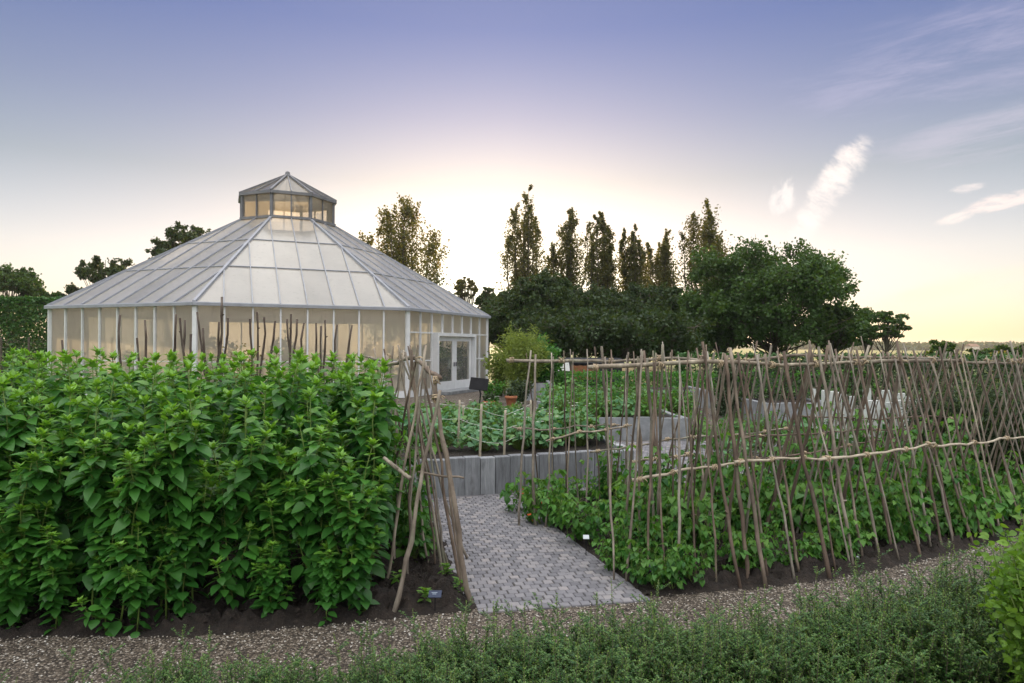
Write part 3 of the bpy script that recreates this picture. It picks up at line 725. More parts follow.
# stakes and strings of the first raised bed
stk = []
for (x, yt, yb, Y) in ((481.5, 404, 459, 8.12), (505.5, 410, 458, 8.25), (459.5, 400, 442, 9.0), (436, 399, 440, 9.3), (531, 400, 440, 9.6), (463.5, 405, 430, 10.2)):
    a = P(x-1.5, yb, Y); b = P(x, yt, Y); a.z = .38
    o, _ = stick('wooden_stake', (0, 0, 0), np.array(b-a), .017, .015, M['pale_pole'], None, wob=.008, twig=False); o.location = a; stk.append((a, b))
    tag(o, 'pale wooden stake in the squash bed holding white strings', 'stake', 'stakes of the squash bed')
mb = MB()
for i, j in ((0, 1), (0, 2), (2, 3), (1, 4), (2, 5)):
    for f in (.35, .62, .9):
        a = stk[i][0].lerp(stk[i][1], f); b = stk[j][0].lerp(stk[j][1], f+rng.normal(0, .03))
        pts = [np.array(a.lerp(b, t))-[0, 0, .012*math.sin(t*math.pi)] for t in np.linspace(0, 1, 8)]
        mb.tube(pts, .0026, 4)
o = mb.build('support_string', M['string'], None, True); tag(o, 'white string tied between the stakes above the squash leaves', 'string')

# ------------------------------------------------------------------ low crops
def mound(h, r, nl, size, tmpl, leafm, flowers=0, name='foliage'):
    lf = MB(); st = MB()
    for _ in range(nl):
        a = rng.uniform(0, 6.28); rr = r*math.sqrt(rng.random()); z = h*(1-.5*(rr/r)**2)*rng.uniform(.35, 1.0)
        q = np.array([math.cos(a)*rr, math.sin(a)*rr, z]); el = rng.normal(-.15, .35)
        d = az(np.array([a+rng.normal(0, .6)]), np.array([el]))
        st.tube([[q[0]*.3, q[1]*.3, 0], [q[0]*.7, q[1]*.7, z*.7], q], .004, 4, cap=False)
        lf.leaves(*tmpl, q[None], d, np.array([[0, 0, 1.]])+rng.normal(0, .3, (1, 3)), size*rng.uniform(.6, 1.2), max(0, rng.normal(.1, .25)), rng.uniform(.85, 1.15))
    mats = [leafm, M['flower']]
    for _ in range(flowers):
        a = rng.uniform(0, 6.28); rr = r*math.sqrt(rng.random())
        q = np.array([[math.cos(a)*rr, math.sin(a)*rr, h*rng.uniform(.8, 1.12)]])
        for k in range(5):
            lf.leaves(*HEART, q, az(np.array([k*1.257]), np.array([.4])), np.array([[0, 0, 1.]]), .025, 0, 1, mi=1)
    return st.mesh('stem', M['tall_stem']), lf.mesh(name, mats, True, 'young')
sq = [mound(.42, .33, 95, .105, BROAD, M['squash_leaf'], 2) for _ in range(5)]+[mound(.5, .28, 110, .085, HEART, M['squash_leaf'], 3) for _ in range(3)]
for k, (x, y) in enumerate([(x, y) for y in (8.35, 8.9, 9.5, 10.1, 10.7, 11.4) for x in np.arange(-2.3, 1.3, .47)]):
    f0 = 7.48+(x+1.75)*.345
    xx = x+rng.normal(0, .07); yy = y+(x*.3 if y < 9 else 0)+rng.normal(0, .08)
    if yy < f0+.5 or xx > 1.15 or (xx < -.5 and yy < 8.7): continue
    plant_at('squash_plant', sq[rng.integers(8)], (xx, yy, .4), 'broad leaved squash plant growing in the grey sleeper bed', 'vegetable plant', 'vegetables in the grey sleeper bed', rng.uniform(.8, 1.12))
sq2 = [mound(.45, .36, 95, .11, BROAD, M['squash_leaf']) for _ in range(2)]+[mound(.6, .34, 120, .09, HEART, M['bean_leaf']) for _ in range(3)]
def crop_rows(xs, ys, z, label, group, vs, s0=.9, s1=1.2, name='vegetable_plant'):
    for y in ys:
        for x in xs:
            plant_at(name, vs[rng.integers(len(vs))], (x+rng.normal(0, .1), y+rng.normal(0, .1), z), label, 'vegetable plant', group, rng.uniform(s0, s1))
crop_rows(np.arange(1.0, 3.1, .55), (13.2, 14.0, 15.0, 16.0), .37, 'leafy vegetable in the second pale grey bed', 'vegetables in the second grey bed', sq2)
crop_rows(np.arange(3.6, 9.5, .75), (10.9, 11.8, 13.2), .0, 'low green vegetable behind the second row of bean poles', 'vegetables behind the bean poles', sq2, .9, 1.25)
crop_rows(np.arange(2.2, 5.2, .6), (17.6, 18.6), .0, 'green vegetable in the ground beyond the grey beds', 'vegetables beyond the grey beds', sq2, 1.1, 1.5)
crop_rows(np.arange(-2.6, .6, .55), (14.2, 15.4, 17), .0, 'low leafy plant between the sleeper bed and the greenhouse door', 'plants before the greenhouse door', sq2, .55, .8)

# ------------------------------------------------------------------ leafy volumes (hedges, shrubs)
def leaf_box(size, n, ls, tmpl=KITE, bumpy=.06):
    sx_, sy_, sz_ = size
    p = rng.uniform(-.5, .5, (n, 3))
    k = rng.integers(0, 3, n); sgn = np.where(rng.random(n) < .5, -.5, .5)
    face = rng.random(n) < .75
    for ax in range(3):
        m_ = face & (k == ax); p[m_, ax] = np.where((ax == 2) | (sgn[m_] > 0), .5, -.5)*(1 if ax == 2 else 1)
        if ax < 2: p[m_, ax] = sgn[m_]
    p = p*[sx_, sy_, sz_]+[0, 0, sz_/2]
    p += rng.normal(0, bumpy, (n, 3)); p[:, 2] = np.maximum(p[:, 2], 0)
    d = rdir(n); d[:, 2] = np.abs(d[:, 2])*.6
    mb = MB(); mb.leaves(*tmpl, p, d, rdir(n), ls*rng.uniform(.7, 1.3, n), 0.0, rng.uniform(.8, 1.4, n)); return mb
def hedge(name, label, cx, cy, size, rz, n, ls, m):
    root = empty(name, (cx, cy, 0), label, 'hedge', None, rz)
    leaf_box(size, n, ls).build('foliage', m, root)
    mb = MB()
    for x in np.arange(-size[0]/2+.2, size[0]/2, .45):
        mb.tube([(x, 0, 0), (x+.03, .02, size[2]*.4), (x-.04, 0, size[2]*.85)], [.03, .022, .01], 5)
    mb.build('stem', M['bark'], root)
hedge('clipped_hedge', 'tall dark clipped hedge at the left edge behind the wire fence', -31.5, 40, (18, 1.6, 4.25), .0, 60000, .19, M['hedge_leaf'])
hedge('leafy_hedge', 'bright green leafy hedge behind the vegetable beds right of the bamboo', 4.9, 25, (6.2, 1.0, .72), .0, 7000, .10, M['lime_leaf'] if False else M['bean_leaf'])
hedge('leafy_hedge', 'second green hedge farther right behind the bean poles', 9.4, 22, (4.2, 1.0, .9), .1, 6000, .10, M['bean_leaf'])

def feathery(name, label, cat, loc, h, r, n, ls, m, tmpl=BLADE, stems=26, droop=.2):
    root = empty(name, loc, label, cat); st = MB(); lf = MB()
    for k in range(stems):
        a = rng.uniform(0, 6.28); rr = r*math.sqrt(rng.random()); L = h*rng.uniform(.7, 1.02)*(1-.25*(rr/r)**2)
        t = np.linspace(0, 1, 8)
        p = np.stack([math.cos(a)*rr*(.25+.75*t**1.5), math.sin(a)*rr*(.25+.75*t**1.5), L*(t-droop*.3*t**3)], 1)+np.cumsum(rng.normal(0, .012*h/2, (8, 3)), 0)*[1, 1, .3]
        p[0, 2] = 0
        st.tube(p, np.linspace(.008, .003, 8)*max(1, h/2), 4)
        fp, LL = polyline(p); m_ = n//stems
        u = rng.uniform(.08, 1.0, m_)**.8; q = np.array([fp(x*LL) for x in u])+rng.normal(0, .07*h/2, (m_, 3)); q[:, 2] = np.maximum(q[:, 2], .02)
        aa = rng.uniform(0, 6.28, m_); d = az(aa, rng.normal(.1, .5, m_))
        lf.leaves(*tmpl, q, d, rdir(m_)+[0, 0, .6], ls*rng.uniform(.6, 1.2, m_), 0.0, rng.uniform(.8, 1.4, m_))
    st.build('stem', M['tall_stem'], root, True); lf.build('foliage', m, root, False); return root
p = P(519, 400, 22.5); feathery('bamboo_clump', 'large feathery yellow green bamboo clump beside the right corner of the greenhouse', 'bamboo', (p.x, p.y, 0), 2.75, 1.0, 9000, .16, M['bamboo_leaf'], stems=50)
p = P(541, 400, 24.5); feathery('leafy_shrub', 'rounded green shrub just right of the bamboo clump', 'shrub', (p.x, p.y, 0), 2.3, .85, 5200, .12, M['bean_leaf'], KITE, 40)
p = P(499, 400, 24.0); feathery('leafy_shrub', 'pale green shrub against the right corner post of the greenhouse', 'shrub', (p.x, p.y, 0), 2.0, .6, 2600, .11, M['bamboo_leaf'], KITE, 30)
p = P(240, 400, 11.0); feathery('russet_shrub', 'brownish loose shrub among sticks before the greenhouse front wall', 'shrub', (p.x, p.y, 0), 2.0, .38, 1500, .06, M['russet_leaf'], KITE, 22)
for k, (x, Y, h, r) in enumerate([(935, 8.9, 1.35, .4), (962, 8.7, 1.45, .42), (988, 8.6, 1.45, .42), (1012, 8.6, 1.42, .42), (1036, 8.8, 1.4, .4), (948, 9.8, 1.45, .45), (975, 9.8, 1.5, .45), (1003, 9.8, 1.5, .45), (1030, 9.8, 1.5, .45)]):
    p = P(x, 400, Y)
    feathery('wispy_plant', 'dark wispy plant in the dense clump behind the right end of the poles', 'plant', (p.x, p.y, 0), h, r, 4600, .085, M['grey_leaf'], BLADE, 46)['group'] = 'wispy plants behind the right end of the poles'
p = P(1023, 640, 2.9); feathery('hornbeam_shrub', 'bright lime green shrub at the right edge beside the low hedge', 'shrub', (p.x+.13, p.y, 0), 1.14, .22, 4400, .038, M['lime_leaf'], OVATE, 40, 0)

# low box hedge along the bottom
def box_shrub(nsh, h):
    st = MB(); lf = MB()
    for k in range(nsh):
        a = rng.uniform(0, 6.28); rr = .17*math.sqrt(rng.random()); L = h*rng.uniform(.6, 1.0)
        if rng.random() < .07: L = h*rng.uniform(1.12, 1.42)
        t = np.linspace(0, 1, 6); lean = rng.uniform(0, .10)
        p = np.stack([math.cos(a)*(rr+lean*t), math.sin(a)*(rr+lean*t), L*t], 1)+np.cumsum(rng.normal(0, .006, (6, 3)), 0)
        p[0, 2] = 0; st.tube(p, np.linspace(.003, .0012, 6), 4)
        fp, LL = polyline(p); m_ = int(L/.011)
        u = np.linspace(.15, 1, m_); q = np.array([fp(x*LL) for x in u]); aa = np.cumsum(np.full(m_, 1.57))+rng.normal(0, .3, m_)+a
        for s_ in (0, math.pi):
            d = az(aa+s_, np.interp(u, [0, .85, 1], [.15, .45, 1.1])+rng.normal(0, .3, m_))
            lf.leaves(*KITE, q, d, np.tile([0, 0, 1.], (m_, 1))+rng.normal(0, .3, (m_, 3)), rng.uniform(.011, .0185, m_)*np.interp(u, [0, .9, 1], [1, .9, .6]), np.clip(np.interp(u, [.65, 1], [0, 1])+rng.normal(0, .12, m_), 0, 1), 1.1)
        for _ in range(8):      # side twigs
            i0 = rng.uniform(.3, .95); c = fp(i0*LL); a2 = rng.uniform(0, 6.28); l2 = rng.uniform(.04, .11)
            e = c+az(np.array([a2]), np.array([.7]))[0]*l2; st.tube([c, e], .001, 3, cap=False)
            mm = int(l2/.01); q2 = c+(e-c)*np.linspace(.2, 1, mm)[:, None]
            for s_ in (0, 2.1, 4.2):
                d = az(np.arange(mm)*1.57+s_, rng.normal(.4, .3, mm)); lf.leaves(*KITE, q2, d, np.tile([0, 0, 1.], (mm, 1)), rng.uniform(.010, .017, mm), np.clip(rng.normal(.06, .18, mm)+np.linspace(0, .25, mm), 0, 1), 1.1)
    return st.mesh('stem', M['bark']), lf.mesh('foliage', M['box_leaf'], False, 'young')
bxs = [box_shrub(84, .5) for _ in range(4)]; bxs_thin = [box_shrub(34, .48) for _ in range(3)]
hr = empty('box_hedge', (0, 3.1, 0), 'loose low box hedge running along the gravel path in the foreground', 'hedge')
t = 0; xs = []
x = -2.75
while x < 3.1:
    Y = np.interp(x, [-2.8, -1.5, 0, 1.2, 2.2, 3.1], [2.62, 2.78, 2.95, 3.12, 3.35, 3.6])
    for row in (0, 1, 2):
        left = x < -.45
        if left and rng.random() < .22: continue
        sm, lm = (bxs_thin if left else bxs)[rng.integers(3)]
        s = np.interp(x, [-2.8, -1, .2, 1.2, 2.4], [.78, .79, .84, .86, .99])*rng.uniform(.88, 1.08)
        loc = (x+rng.normal(0, .04), Y+.17*(row-1)+rng.normal(0, .03)-3.1, 0); rz = rng.uniform(0, 6.28)
        b = bpy.data.objects.new('foliage', lm); COL.objects.link(b); b.parent = hr; b.location = loc; b.rotation_euler = (rng.normal(0, .05), rng.normal(0, .05), rz); b.scale = (s, s, s)
        c = bpy.data.objects.new('stem', sm); COL.objects.link(c); c.parent = hr; c.location = loc; c.rotation_euler = b.rotation_euler; c.scale = (s, s, s)
    x += .2
    
# ------------------------------------------------------------------ greenhouse
GC = np.array((-9.52, 28.873)); GR, GPH, HE = 8.45, 3.932, 2.95
LR, LB, LT, AP = 1.93, 6.787, 7.76, 8.93
gh = empty('greenhouse', (*GC, 0), 'large octagonal white greenhouse with frosted panes and a glazed roof lantern', 'greenhouse')
cor = lambda r, k: np.array([r*math.cos(GPH+k*math.pi/4), r*math.sin(GPH+k*math.pi/4)])
def quad(mb, pts, mi=0): mb.add(pts, [[tuple(range(len(pts)))]], mi=mi)
NP = 8; PL = .22
mb = MB(); mb.add([(*cor(GR-.05, k), .01) for k in range(8)], [[tuple(range(8))]]); mb.build('floor', M['floor'], gh)
for k in range(8):
    a, b = cor(GR, k), cor(GR, k+1); d = (b-a)/np.linalg.norm(b-a); L = np.linalg.norm(b-a); nn = np.array((d[1], -d[0]))
    rz = math.atan2(d[1], d[0]); w = L/NP
    at = lambda s, o=0: a+d*s+nn*o
    # corner post, plinth, gutter
    mb = MB(); mb.box((*a, HE/2), (.13, .13, HE), rz=GPH+k*math.pi/4, ch=.01); mb.build('corner_post', M['white_paint'], gh)
    mb = MB()
    spans = [(0, 2*w), (6*w, L)] if k == 2 else [(0, L)]
    for s0, s1 in spans:
        if s0 > 0: mb.build('plinth', M['white_paint'], gh); mb = MB()
        mb.box((*at((s0+s1)/2, .0), PL/2), (s1-s0-.1, .1, PL), rz=rz)
    mb.build('plinth', M['white_paint'], gh)
    mb = MB(); mb.box((*at(L/2, .09), HE+.02), (L+.13, .16, .11), rz=rz, ch=.02); mb.build('gutter', M['alu'], gh)
    # wall glazing and its bars
    wl = MB(); br = MB()
    for j in range(NP):
        s0, s1 = j*w+.006, (j+1)*w-.006
        z0 = PL
        if k == 2 and 2 <= j <= 5: z0 = 2.22
        if k == 2: zs = [(z0, 2.2), (2.2, HE)] if z0 < 2 else [(2.22, HE)]
        else: zs = [(PL, HE)]
        for za, zb in zs:
            tl = rng.normal(0, .004, 4)
            quad(wl, [(*at(s0, tl[0]), za), (*at(s1, tl[1]), za), (*at(s1, tl[2]), zb), (*at(s0, tl[3]), zb)])
    W = wl.build('wall_glazing', M['poly'], gh)
    for j in range(1, NP):
        z0 = 2.2 if (k == 2 and 2 < j < 6) else PL
        br.box((*at(j*w, .02), (z0+HE)/2), (.05, .09, HE-z0), rz=rz)
    br.box((*at(L/2, .02), 2.2 if k == 2 else 1.22), (L-.14, .06, .045), rz=rz) if k == 2 else br.box((*at(L/2, .0), 1.22), (L-.14, .03, .025), rz=rz)
    if k == 2:
        for s0, s1 in ((0, 2*w), (6*w, L)): br.box((*at((s0+s1)/2, .02), 1.22), (s1-s0-.1, .06, .05), rz=rz)
    br.build('glazing_bar', M['white_paint'], W)
    # roof
    ro = .08
    A3, B3 = np.array([*cor(GR+ro, k), HE+.04]), np.array([*cor(GR+ro, k+1), HE+.04])
    C3, D3 = np.array([*cor(LR, k+1), LB]), np.array([*cor(LR, k), LB])
    e = (B3-A3); Le = np.linalg.norm(e); e /= Le
    top = np.linalg.norm(C3-D3); m0 = (Le-top)/2
    up = ((C3+D3)/2-(A3+B3)/2); S = np.linalg.norm(up); up /= S; nr3 = np.cross(e, up)
    pt = lambda s, t, o=0: A3+e*s+up*t*S+nr3*o
    lim = lambda s: 1.0 if m0 <= s <= Le-m0 else (s/m0 if s < m0 else (Le-s)/m0)
    rl = MB(); rb = MB(); cuts = [0, .36, .68, 1.0]
    ws = Le/NP
    for j in range(NP):
        sa, sb = j*ws, (j+1)*ws
        for ti in range(3):
            t0, t1 = cuts[ti], cuts[ti+1]
            xs_ = lambda t: (max(sa, m0*t), min(sb, Le-m0*t))
            l0, r0 = xs_(t0)
            if r0 <= l0+.01: continue
            pts = []
            ts = [t0, t1]
            for s_ in (sa, sb):
                ll = lim(s_)
                if t0 < ll < t1: ts.append(ll)
            ts = sorted(ts); left = []; right = []
            for t in ts:
                l, r_ = xs_(t)
                if r_ < l-1e-6: continue
                left.append((l, t)); right.append((r_, t))
            poly = right+left[::-1]
            pp = []
            for q in poly:
                if not pp or abs(q[0]-pp[-1][0])+abs(q[1]-pp[-1][1]) > 1e-4: pp.append(q)
            if len(pp) > 1 and abs(pp[0][0]-pp[-1][0])+abs(pp[0][1]-pp[-1][1]) < 1e-4: pp.pop()
            if len(pp) >= 3:
                tl = rng.normal(0, .003, 2)
                quad(rl, [pt(s_, t, .003*math.sin(s_*3)+tl[0]*s_*.2) for s_, t in pp])
    Rf = rl.build('roof_glazing', M['roof_poly'], gh)
    for j in range(1, NP):
        s_ = j*ws; rb.bar(pt(s_, .0), pt(s_, lim(s_)-.005), .035, .055, nr3, .03)
    for t in cuts[1:3]: rb.bar(pt(m0*t+.03, t), pt(Le-m0*t-.03, t), .035, .04, nr3, .02)
    rb.build('glazing_bar', M['alu'], Rf)
    mb = MB(); mb.bar(A3+np.array([0, 0, .03]), D3+np.array([0, 0, .03]), .09, .09, (0, 0, 1)); mb.build('hip_rafter', M['alu'], gh)
# roof lantern
lan = MB()
for k in range(8):
    a, b = cor(LR+.0, k), cor(LR+.0, k+1); d = (b-a)/np.linalg.norm(b-a); L = np.linalg.norm(b-a); nn = np.array((d[1], -d[0])); rz = math.atan2(d[1], d[0]); at = lambda s, o=0: a+d*s+nn*o
    lw = MB(); lb_ = MB()
    for j in range(2):
        quad(lw, [(*at(j*L/2), LB), (*at((j+1)*L/2), LB), (*at((j+1)*L/2), LT), (*at(j*L/2), LT)])
    Wl = lw.build('lantern_window', M['lantern_glass'], gh)
    lb_.box((*at(L/2, .02), (LB+LT)/2), (.045, .06, LT-LB), rz=rz)
    lb_.box((*at(0, 0), (LB+LT)/2), (.11, .11, LT-LB+.02), rz=GPH+k*math.pi/4)
    lb_.box((*at(L/2, .04), LB+.03), (L+.06, .14, .1), rz=rz); lb_.box((*at(L/2, .06), LT+.03), (L+.1, .16, .11), rz=rz)
    lb_.build('frame', M['dark_alu'], Wl)
    A3, B3, T = np.array([*cor(LR+.12, k), LT+.07]), np.array([*cor(LR+.12, k+1), LT+.07]), np.array([0, 0, AP])
    lr_ = MB(); quad(lr_, [A3, (A3+B3)/2, T]); quad(lr_, [(A3+B3)/2, B3, T]); Rl = lr_.build('lantern_roof', M['lantern_glass'], gh)
    lb2 = MB(); nr3 = np.cross(B3-A3, T-A3); nr3 /= np.linalg.norm(nr3)
    lb2.bar(A3, T, .08, .08, (0, 0, 1), .02); lb2.bar((A3+B3)/2, T, .045, .05, nr3, .02); lb2.build('glazing_bar', M['dark_alu'], Rl)
mb = MB(); mb.tube([(0, 0, AP-.05), (0, 0, AP+.12), (0, 0, AP+.16)], [.12, .09, .03], 8); mb.build('finial', M['dark_alu'], gh)
# double door in the right-hand wall, in a shallow porch frame
k = 2; a, b = cor(GR, 2), cor(GR, 3); d = (b-a)/np.linalg.norm(b-a); L = np.linalg.norm(b-a); nn = np.array((d[1], -d[0])); rz = math.atan2(d[1], d[0]); w = L/NP
at = lambda s, o=0: a+d*s+nn*o
mb = MB()
for s_ in (2*w+.06, 6*w-.06): mb.box((*at(s_, .12), 1.1), (.12, .32, 2.2), rz=rz)
mb.box((*at(4*w, .12), 2.16), (4*w-.24, .32, .12), rz=rz); mb.build('door_frame', M['white_paint'], gh)
dw = (4*w-.3)/2
for i in range(2):
    s0 = 2*w+.15+i*dw; s1 = s0+dw
    df = MB()
    for s_ in (s0+.09, s1-.09): df.box((*at(s_, .1), 1.08), (.17, .06, 2.0), rz=rz)
    for z, hh in ((.25, .36), (2.0, .16)): df.box((*at((s0+s1)/2, .1), z), (dw-.352, .06, hh), rz=rz)
    D = df.build('door', M['white_paint'], gh)
    pb = MB(); quad(pb, [(*at(s0+.17, .1), .43), (*at(s1-.17, .1), .43), (*at(s1-.17, .1), 1.92), (*at(s0+.17, .1), 1.92)]); pb.build('pane', M['glass'], D)
    hb = MB(); sh = s1-.08 if i == 0 else s0+.08; hb.box((*at(sh, .16), 1.05), (.03, .05, .16), rz=rz, ch=.008); hb.build('handle', M['dark_alu'], D)
mb = MB(); mb.box((*at(4*w, .35), .06), (4*w, .8, .12), rz=rz, ch=.01); mb.build('step', M['grey_stone'], gh)
# plants inside
for k, (x, y, h, r) in enumerate([(-14, 25.5, 1.9, .8), (-12, 24.5, 1.6, .7), (-10.5, 23.3, 1.5, .7), (-8.6, 23.2, 1.7, .7), (-6.5, 24, 1.6, .7), (-4.9, 25.2, 1.9, .7), (-4.0, 27.0, 1.8, .7), (-3.4, 28.8, 1.9, .8), (-5.5, 28, 2.2, .9), (-9, 27, 2.4, 1.0), (-12, 28, 2.3, 1.0), (-3.0, 28.6, 1.9, .6), (-2.7, 30.0, 2.0, .7), (-3.6, 31.6, 2.2, .8), (-3.9, 29.8, 2.0, .7), (-2.5, 31.8, 2.0, .6)]):
    feathery('indoor_plant', 'green shrub growing inside the greenhouse seen dimly through the panes', 'plant', (x, y, .02), h, r, 900, .16, M['hedge_leaf'], KITE, 18)['group'] = 'plants inside the greenhouse'

# ------------------------------------------------------------------ sign, pots, shed
p = P(479, 403, 18.5); root = empty('information_sign', (p.x, p.y, 0), 'black tilted information panel on a post before the greenhouse door', 'sign')
mb = MB(); mb.tube([(0, 0, 0), (.04, 0, .45), (-.02, 0, .72)], .022, 6); mb.build('post', M['dark_wood'], root)
mb = MB(); mb.box((0, -.03, .72), (.5, .035, .36), M=np.array(Matrix.Rotation(-.55, 3, 'X') @ Matrix.Rotation(.12, 3, 'Y')), ch=.008); mb.build('panel', M['black'], root)
def pot(x, yb, Y, r, h, label):
    p = P(x, yb, Y); root = empty('plant_pot', (p.x, p.y, 0), label, 'pot')
    prof = [(.62*r, 0), (.95*r, h*.8), (1.08*r, h*.8), (1.08*r, h), (.94*r, h), (.9*r, h*.82), (.0, h*.8)]
    nn_ = 18; mb = MB(); v = [(q*math.cos(i*2*math.pi/nn_), q*math.sin(i*2*math.pi/nn_), z) for q, z in prof for i in range(nn_)]
    f = [(j*nn_+i, j*nn_+(i+1) % nn_, (j+1)*nn_+(i+1) % nn_, (j+1)*nn_+i) for j in range(len(prof)-1) for i in range(nn_)]
    mb.add(v, [f]); mb.build('pot', M['terracotta'], root, True)
    lf = MB(); n = 160; q = rng.normal(0, r*.5, (n, 3)); q[:, 2] = h+np.abs(q[:, 2])*1.1; d = rdir(n); d[:, 2] = np.abs(d[:, 2]); lf.leaves(*KITE, q, d, rdir(n), .09, 0.0); lf.build('foliage', M['grey_leaf'], root)
pot(511, 404, 19.3, .165, .34, 'terracotta pot with a small plant below the bamboo clump')
pot(489, 408, 18.2, .15, .28, 'terracotta pot half hidden by leaves beside the black sign')
for (x, Y, h, lb) in ((493, 20.5, .85, 'low leafy shrub behind the terracotta pots'), (520, 20.8, .9, 'dark purplish shrub behind the right terracotta pot')):
    p = P(x, 400, Y); feathery('low_shrub', lb, 'shrub', (p.x, p.y, 0), h, .4, 1200, .08, M['grey_leaf'] if x > 500 else M['bean_leaf'], KITE, 20)
sh = empty('garden_shed', (3.4, 32, 0), 'low dark timber shed in the shade beneath the trees', 'shed')
mb = MB(); mb.box((0, 0, .5), (3.2, 2.0, 1.0), ch=.01); mb.build('wall', M['dark_wood'], sh)
mb = MB()
for s_ in (-1, 1): mb.bar((-1.7, s_*1.1, .98), (1.7, s_*1.1, .98), .05, .05)
mb.add([(-1.7, -1.15, 1.0), (1.7, -1.15, 1.0), (1.7, 0, 1.22), (-1.7, 0, 1.22), (1.7, 1.15, 1.0), (-1.7, 1.15, 1.0)], [[(0, 1, 2, 3), (3, 2, 4, 5)]]); mb.build('roof', M['dark_wood'], sh)
rp_ = empty('rusty_panel', (3.22, 30.2, -.36), 'rusty brown panel standing in front of the dark shed', 'panel')
for x0 in (-.62, .0, .62): 
    mb = MB(); mb.box((x0, .03, .65), (.05, .05, 1.3)); mb.build('post', M['dark_wood'], rp_)
mb = MB()
for i in range(24): mb.box((-.6+i*.052, .0+.012*math.sin(i*1.6), .95), (.053, .015, .62+.02*math.sin(i)), rz=.25*math.cos(i*1.6))
mb.build('sheet', M['rust'], rp_)
mb = MB(); mb.add([(-.28, 0, 0), (.3, 0, 0), (.25, .12, .5), (.0, .0, .02), (-.28, .35, 0), (.3, .35, 0)], [[(0, 1, 2), (1, 5, 2), (5, 4, 2), (4, 0, 2)]])
o = mb.build('white_cloche', M['pale_board']); p = P(563, 375, 29.5); o.location = (p.x, p.y, p.z-.05); o.location.z = .68
tag(o, 'small pale blue white wedge beside the rusty panel', 'cloche')
# stand for the wedge
mb = MB(); mb.box((0, .17, -.38), (.5, .3, .74), ch=.01); b = mb.build('stand', M['dark_wood'], o)

# wire fence at left
wf = empty('wire_fence', (-20, 27, 0), 'post and wire mesh fence before the tall clipped hedge at left', 'fence')
mb = MB()
for i in range(8):
    pm = MB(); pm.box((-2.6+i*1.1-.9, 0, 1.0), (.06, .06, 2.0), ch=.01); pm.build('post', M['bark'], wf)
for z in np.arange(.2, 2.0, .2): mb.tube([(-3.6, 0, z), (4.2, 0, z)], .006, 4)
for x in np.arange(-3.6, 4.2, .18): mb.tube([(x, 0, .05), (x, 0, 1.95)], .004, 4)
mb.build('wire', M['bark'], wf)

